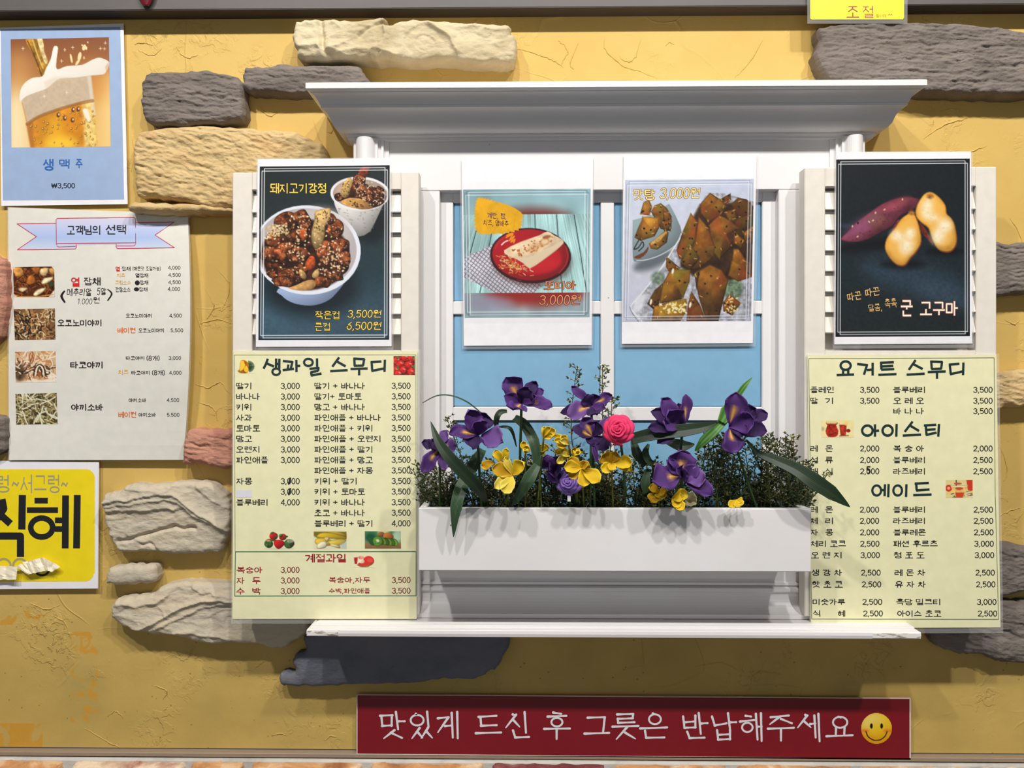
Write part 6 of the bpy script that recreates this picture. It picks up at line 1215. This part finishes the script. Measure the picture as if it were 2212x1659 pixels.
# ---- roses
def rose(cx, cy, d, r_px, cols, label, stem_px, lift=(0, 0)):
    c = np.array(P(cx, cy, d)); R = r_px * mpp(d); fp = FOAM(stem_px, .115); rt = thing('rose', tuple(fp), label, 'flower'); rn = random.Random(int(cx))
    look = np.array([-.25, -1, .25]); look /= np.linalg.norm(look); e1 = np.cross(look, (0, 0, 1.)); e1 /= np.linalg.norm(e1); e2 = np.cross(e1, look)
    for ring_, (k, rad, tip, h0, h1) in enumerate([(6, .58, 1.06, -.5, .18), (5, .46, .78, -.45, .42), (4, .32, .54, -.3, .56), (3, .18, .33, -.2, .62)]):
        for i in range(k):
            a0 = 2 * math.pi * i / k + ring_ * .7; wd = 2 * math.pi / k * .78; n, m = 9, 13; T, W_ = np.meshgrid(np.linspace(0, 1, n), np.linspace(-1, 1, m), indexing='ij')
            rr = R * (rad * .4 + (tip - rad * .4) * T ** 1.1 + .08 * np.sin(3 * W_ + i) * T); aa = a0 + W_ * wd; hh = R * (h0 + (h1 - h0) * np.sin(T * 1.75) - .12 * W_ ** 2 * T - (.22 * T ** 4 if ring_ < 2 else 0))
            G = c + e1 * (rr * np.cos(aa))[..., None] + e2 * (rr * np.sin(aa))[..., None] + look * hh[..., None]
            e = (T ** 3)[..., None]; C = rowlin(cols[0]) * (1 - e) + rowlin(cols[1]) * e; v, f = sheet_vf(G, .0009); obj('petal', v, f, 'petal_cloth', rt, smooth=True, col=np.concatenate([C.reshape(-1, 3)] * 2))
    t_ = np.linspace(0, 4.6 * math.pi, 60); sp_ = np.stack([.03 + .012 * t_, t_], 1); G = np.stack([c + (e1 * math.cos(a_) + e2 * math.sin(a_)) * R * q + look * R * h_ for q, a_ in sp_ for h_ in (.1, .66)]).reshape(60, 2, 3)
    v, f = sheet_vf(G, .0008); obj('heart', v, f, 'petal_cloth', rt, smooth=True, col=np.broadcast_to(lin(cols[1]), (len(v), 3)))
    stem(rt, [fp, (fp + c) / 2 + np.array([.004, .006, 0]), c - look * R * .4], .0018); return rt
rose(1336, 929, .206, 31, ((196, 24, 72), (236, 66, 116)), 'pink rose in the middle of the flower box', 1350)
rose(1229, 1041, .150, 27, ((92, 62, 150), (150, 118, 196)), 'small lavender purple rose above a white tag', 1226)
tgp = at(A6, 1560, 1415, .152)
v, f = box_vf(tgp[0] - .0018, tgp[0] + .0028, -.153, -.1522, tgp[2] - .004, tgp[2] + .004, .0003); o = obj('stem_tag', v, f, 'paper_white'); tag(o, 'tiny white tag on the stem of the lavender rose', 'tag')

# ---- yellow freesias
YE = ((206, 168, 16), (232, 204, 50)); YP = ((210, 186, 60), (232, 218, 110)); YD = ((176, 132, 10), (206, 166, 24))
def freesia(vw, base, d, petals, label, stem_px=None, bud=False, grp='yellow silk freesias in the flower box'):
    d = d + .022; b = at(vw, base[0], base[1], d); sx = stem_px or vw[0] + base[0] / vw[2]; fp = FOAM(sx, min(d, .125)); r = thing('freesia', tuple(fp), label, 'flower', grp); rn = random.Random(int(base[0] * 3))
    for i, p in enumerate(petals):
        tx, ty, w_, dd = p[:4]; c_ = {'y': YE, 'p': YP, 'd': YD}[p[4] if len(p) > 4 else 'y']; bb = at(vw, p[5][0], p[5][1], d + .002) if len(p) > 5 else b
        petal(r, 'petal', bb, at(vw, tx, ty, d + dd), w_ / vw[2] * mpp(d), (rn.uniform(-.3, .3), -1, rn.uniform(.2, .6)), c_, vein=.1, arch=.16 if not bud else .22, cup=.22 if not bud else .4, ruffle=.03, wide=.66, point=.55, seed=i)
    stem(r, [fp, (fp + b) / 2 + np.array([0, .003, .002]), b], .0013, (110, 120, 50)); return r
freesia(A6, (1000, 1185), .166, [(705, 1095, 100, -.004, 'd', (830, 1060)), (1135, 1050, 140, .010), (785, 1120, 150, .008, 'd'), (825, 925, 90, .006, 'y', (890, 1060)), (945, 905, 80, .008, 'y', (915, 1050)), (925, 990, 80, .004, 'p'), (810, 1320, 110, .014, 'p'), (910, 1380, 150, .016, 'p')], 'large open yellow freesia at the front left of the box', 1090)
freesia(A6, (1310, 810), .156, [(1345, 700, 70, .0, 'y'), (1440, 735, 90, .004), (1400, 700, 60, .010), (1420, 800, 80, .008)], 'yellow freesia bud pointing up right, highest of the yellow buds', 1160, True)
freesia(A6, (1560, 875), .154, [(1410, 800, 60, -.002, 'y'), (1470, 785, 80, .004), (1395, 835, 60, .008), (1425, 900, 80, .008), (1450, 840, 70, .012, 'p')], 'yellow freesia bud with a pale tube, above the yellow cluster', 1250, True)
freesia(A6, (1130, 960), .140, [(1110, 840, 70, .0), (1160, 870, 70, .006), (1095, 915, 60, .008), (1165, 960, 70, .01)], 'small yellow freesia half behind the curved leaf', 1135, True)
freesia(A6, (1265, 940), .132, [(1310, 890, 80, .0), (1375, 900, 80, .004), (1360, 940, 80, .01), (1330, 990, 70, .008)], 'small yellow freesia just right of the curved leaf', 1170, True)
freesia(A6, (1560, 985), .147, [(1420, 960, 80, .0), (1460, 930, 80, .006), (1480, 1000, 80, .01, 'p'), (1440, 1070, 70, .004, 'p')], 'pale yellow freesia bud left of the big yellow bloom', 1232, True)
freesia(A6, (1640, 985), .150, [(1580, 930, 80, .0, 'd'), (1640, 920, 80, .004), (1700, 965, 80, .008), (1610, 1005, 80, .012)], 'small yellow freesia above the big yellow bloom', 1248, True)
freesia(A6, (1695, 1110), .168, [(1545, 1040, 120, -.002, 'd'), (1505, 1105, 130, .006), (1560, 1200, 110, .002, 'd'), (1750, 1040, 120, .004), (1780, 1090, 100, .014, 'd'), (1700, 1310, 140, .012), (1870, 1265, 150, .012)], 'big open yellow freesia with an orange throat, above the lavender rose', 1262)
freesia(A4, (1650, 720), .160, [(1490, 590, 230, .0, 'd'), (1725, 540, 170, .002, 'd'), (1975, 720, 210, .008), (1950, 830, 150, .004), (1475, 860, 170, .012), (1625, 860, 130, .016), (1700, 820, 80, .012)], 'open yellow freesia just below the pink rose', 1325)
freesia(A7, (490, 1160), .150, [(395, 1120, 90, .004, 'd'), (420, 1250, 110, .006, 'd'), (500, 1230, 110, .01, 'y'), (560, 1150, 90, .004, 'd')], 'dull yellow freesia below the wide open iris', 1425)
freesia(A7, (600, 1210), .158, [(740, 1165, 100, .006), (700, 1215, 90, .008), (640, 1310, 80, .012), (700, 1320, 90, .012)], 'yellow freesia drooping over the front edge of the box', 1455)
freesia(A7, (1150, 1225), .150, [(1085, 1290, 70, .004), (1200, 1240, 60, .004), (1180, 1290, 90, .008)], 'single yellow freesia low beside the right irises', 1595)
wr = thing('white_blossom', tuple(FOAM(1492, .14)), 'crumpled cream white blossom beside the drooping yellow freesia', 'flower')
for i, (tx, ty, w_) in enumerate([(810, 1200, 110), (790, 1260, 100), (700, 1180, 100), (730, 1290, 90), (760, 1150, 90)]): petal(wr, 'petal', at(A7, 745, 1230, .150), at(A7, tx, ty, .154 + .003 * i), w_ / 3.95 * mpp(.15), (0, -1, .4), ((206, 196, 150), (230, 224, 190)), vein=.1, ruffle=.12, seed=i)

# ---- strap leaves
GD, GM, GB = ((26, 42, 28), (50, 68, 46)), ((34, 58, 38), (74, 98, 68)), ((60, 112, 44), (100, 152, 72))
def leaf6(pts, ws, label, vw=A6, **kw): return blade('strap_leaf', [at(vw, x, y, d) for x, y, d in pts], [q / vw[2] * mpp(.16) for q in ws], label, group='long strap leaves', **kw)
leaf6([(735, 1440, .158), (640, 1290, .188), (420, 1060, .206), (270, 860, .204), (185, 645, .192)], [40, 120, 122, 90, 2], 'long dark leaf leaning left across the far left iris', col=GD)
leaf6([(705, 930, .128), (635, 1040, .148), (500, 1290, .176), (440, 1500, .186), (412, 1800, .180)], [70, 118, 130, 118, 2], 'long leaf hanging down over the left of the flower box front', col=GM)
leaf6([(1020, 612, .140), (1115, 675, .154), (1210, 840, .168), (1240, 1020, .168), (1235, 1180, .164)], [70, 100, 108, 80, 60], 'broad leaf arching down below the tallest iris', col=GM)
leaf6([(1250, 1080, .168), (1170, 1210, .174), (1080, 1360, .172), (992, 1490, .162)], [70, 130, 100, 2], 'folded leaf tip pointing down left beside the yellow bloom', col=GM)
leaf6([(945, 545, .130), (880, 555, .134), (845, 610, .136), (838, 700, .130)], [30, 60, 60, 40], 'short curled leaf stub left of the tallest iris', col=GD)
leaf6([(720, 590, .135), (560, 460, .142), (400, 392, .146), (250, 390, .146), (105, 462, .144)], [10, 14, 14, 12, 6], 'thin grass blade arching over the left iris', col=GM, stripes=1)
leaf6([(250, 705, .160), (450, 660, .172), (700, 630, .176), (880, 600, .174), (1002, 558, .166)], [90, 110, 110, 80, 2], 'long flat leaf lying to the right of the pink rose', A7, col=GD)
leaf6([(1235, 715, .150), (1330, 820, .165), (1480, 885, .178), (1650, 960, .188), (1800, 1060, .194), (1960, 1165, .192), (2118, 1285, .184)], [14, 50, 84, 112, 140, 120, 2], 'long dark leaf reaching right across the drinks price list', A7, col=GD)
leaf6([(1170, 320, .140), (1220, 250, .142), (1285, 178, .140)], [50, 46, 2], 'small bright green leaf tip above the right iris', A7, col=GB, stripes=2)
leaf6([(1110, 400, .142), (1070, 470, .144), (1020, 560, .146)], [60, 120, 70], 'bright green sheath behind the right iris', A7, col=GB, stripes=2)
leaf6([(1060, 530, .140), (950, 640, .146), (870, 720, .146), (795, 805, .140)], [60, 90, 80, 10], 'bright green ribbed leaf below the right iris', A7, col=GB, stripes=3)
leaf6([(560, 720, .130), (680, 760, .138), (790, 750, .134)], [60, 110, 10], 'dark leaf under the long flat leaf', A7, col=GD)
leaf6([(265, 700, .140), (300, 830, .146), (370, 930, .140)], [40, 90, 40], 'dark leaf hanging below the pink rose', A7, col=GD)
leaf6([(400, 750, .142), (372, 820, .148), (400, 890, .150), (448, 905, .144)], [20, 60, 60, 20], 'small curled green leaf under the long flat leaf', A7, col=GM)
leaf6([(395, 960, .140), (370, 1080, .144), (372, 1170, .140)], [30, 90, 20], 'small broad leaf left of the wide open iris', A7, col=GM)
leaf6([(840, 700, .120), (980, 720, .124), (1040, 900, .120)], [10, 40, 8], 'narrow dark leaf behind the left irises', A6, col=GD)

# ---- filler sprigs with tiny leaves and cream buds
def sprig(fp, tip, rn, white=.0, dens=1., bend=.0, leafcol=((44, 56, 30), (92, 100, 62)), label=None, grp=None):
    fp = np.array(fp); tip = np.array(tip); L = np.linalg.norm(tip - fp); mid = (fp + tip) / 2 + np.array([bend * L, rn.uniform(-.006, .006), 0]); path = smooth_loop([fp, mid, tip], 8, False); r = thing('filler_sprig', tuple(fp), label, 'foliage', grp)
    st_ = Acc(); lv = Acc(); bl = Acc(); v, f = tube_vf(path, np.linspace(.0011, .0005, len(path)), 5); st_.add(v, f, lin((60, 68, 36)))
    n = max(int(L / .0042 * dens), 5); c0, c1 = lin(leafcol[0]), lin(leafcol[1])
    def leaflet(p, dr, s_):
        dr = dr / (np.linalg.norm(dr) + 1e-9); up = np.cross(dr, [rn.uniform(-1, 1), rn.uniform(-1, 1), rn.uniform(-1, 1)]); up /= np.linalg.norm(up) + 1e-9; n2 = np.cross(dr, up)
        q = [p, p + dr * s_ * .5 + up * s_ * .26, p + dr * s_, p + dr * s_ * .5 - up * s_ * .26, p + dr * s_ * .5 + n2 * s_ * .14, p + dr * s_ * .5 - n2 * s_ * .14]
        k = rn.random(); lv.add(q, [(0, 1, 4), (1, 2, 4), (2, 3, 4), (3, 0, 4), (1, 0, 5), (2, 1, 5), (3, 2, 5), (0, 3, 5)], c0 * (1 - k) + c1 * k)
    def bud(p, s_):
        for _ in range(4):
            o_ = np.array([rn.gauss(0, 1), rn.gauss(0, 1), rn.gauss(0, 1)]) * s_ * .8; q = p + o_ + s_ * np.array([(1, 0, 0), (-1, 0, 0), (0, 1, 0), (0, -1, 0), (0, 0, 1), (0, 0, -1)]) * .6
            bl.add(q, [(0, 2, 4), (2, 1, 4), (1, 3, 4), (3, 0, 4), (2, 0, 5), (1, 2, 5), (3, 1, 5), (0, 3, 5)], lin(rn.choice([(226, 216, 176), (206, 196, 140), (240, 234, 206), (186, 176, 110)])))
    for i in range(n):
        t_ = .18 + .82 * i / n; p = path[0] * 0 + np.array([np.interp(t_, np.linspace(0, 1, len(path)), path[:, k]) for k in range(3)]); a_ = rn.uniform(0, 6.28); ln_ = rn.uniform(.006, .015) * (1.15 - .5 * t_)
        dr = np.array([math.cos(a_), math.sin(a_) * .7, rn.uniform(.3, 1.0)]); dr /= np.linalg.norm(dr); e = p + dr * ln_; v, f = tube_vf([p, (p + e) / 2 + [0, 0, .0006], e], .00035, 3); st_.add(v, f, lin((70, 78, 42)))
        for k in range(3): leaflet(e, dr + np.array([rn.gauss(0, .6), rn.gauss(0, .6), rn.gauss(0, .4)]), rn.uniform(.0038, .0068))
        leaflet(p + dr * ln_ * .5, dr + np.array([rn.gauss(0, .8), rn.gauss(0, .8), .2]), rn.uniform(.0034, .006))
        if white and t_ > 1 - white and rn.random() < .7: bud(e, .0013)
    if white: bud(path[-1], .0026); bud(path[-1] + [.002, 0, -.001], .002)
    aobj('twigs', st_, 'leaf_plastic', r); tag(aobj('leaflets', lv, 'leaf_plastic', r), kind='stuff')
    if bl.n: tag(aobj('cream_buds', bl, 'petal_cloth', r), kind='stuff')
    return r
rn = random.Random(12)
KEY = [(A6, 1640, 115, 1840, .096, .3, 'filler sprig with a cream tip, left of the two tall ones on the glazing bar', -.1), (A6, 1895, 100, 1910, .090, .3, 'filler sprig with a cream tip standing on the white glazing bar', .0), (A6, 1990, 420, 1960, .130, .6, 'bushy cream budded filler sprig just above the pink rose', .0), (A6, 345, 610, 700, .116, .3, 'filler sprig poking out left above the left iris', .0),
       (A7, 950, 655, 990, .118, .35, 'filler sprig with cream tip left below the right iris', 0.), (A7, 1030, 740, 1060, .112, .2, 'short filler sprig below the right iris', 0.), (A7, 1370, 690, 1360, .112, .0, 'filler sprig under the right iris petals', .0), (A7, 1500, 740, 1480, .116, .3, 'filler sprig in front of the right sash stile', .0), (A7, 1620, 740, 1500, .122, .2, 'outer filler sprig leaning right by the sash', .05), (A7, 1725, 930, 1560, .130, .3, 'filler sprig crossing the long right leaf', .05), (A7, 1915, 1015, 1600, .150, .3, 'filler sprig reaching furthest right over the price list', .1), (A7, 1790, 1150, 1640, .140, .0, 'low filler sprig at the right end of the box', .08), (A7, 1640, 800, 1560, .112, .0, 'tall filler sprig by the right end of the box', .05)]
for vw, x, y, sx, d, wh, lab, bd in KEY: sprig(FOAM(vw[0] + sx / vw[2], min(d, .12)), at(vw, x, y, d), rn, wh, 1.15, bd, label=lab, grp='filler greenery in the flower box')
for i in range(225):
    px = rn.uniform(915, 1738); d = rn.uniform(.056, .128)
    hi = 985 if px < 1100 else 975 if px < 1320 else 990 if px < 1480 else 930
    ty = rn.uniform(1015, 1078) if i >= 140 else rn.uniform(hi, 1072) if i % 4 else rn.uniform(hi, hi + 50); tx = px + rn.uniform(-34, 34)
    sprig(FOAM(px, d), P(tx, ty, d + rn.uniform(-.004, .02) * (1 if d < .13 else .4)), rn, .25 if rn.random() < .28 else 0, 1.5, rn.uniform(-.1, .1), leafcol=rn.choice([((30, 44, 26), (70, 84, 46)), ((40, 50, 26), (96, 100, 58)), ((24, 40, 30), (58, 78, 50)), ((56, 50, 28), (96, 88, 52))]), label='short dark green filler sprig in the mass of greenery', grp='short filler sprigs')
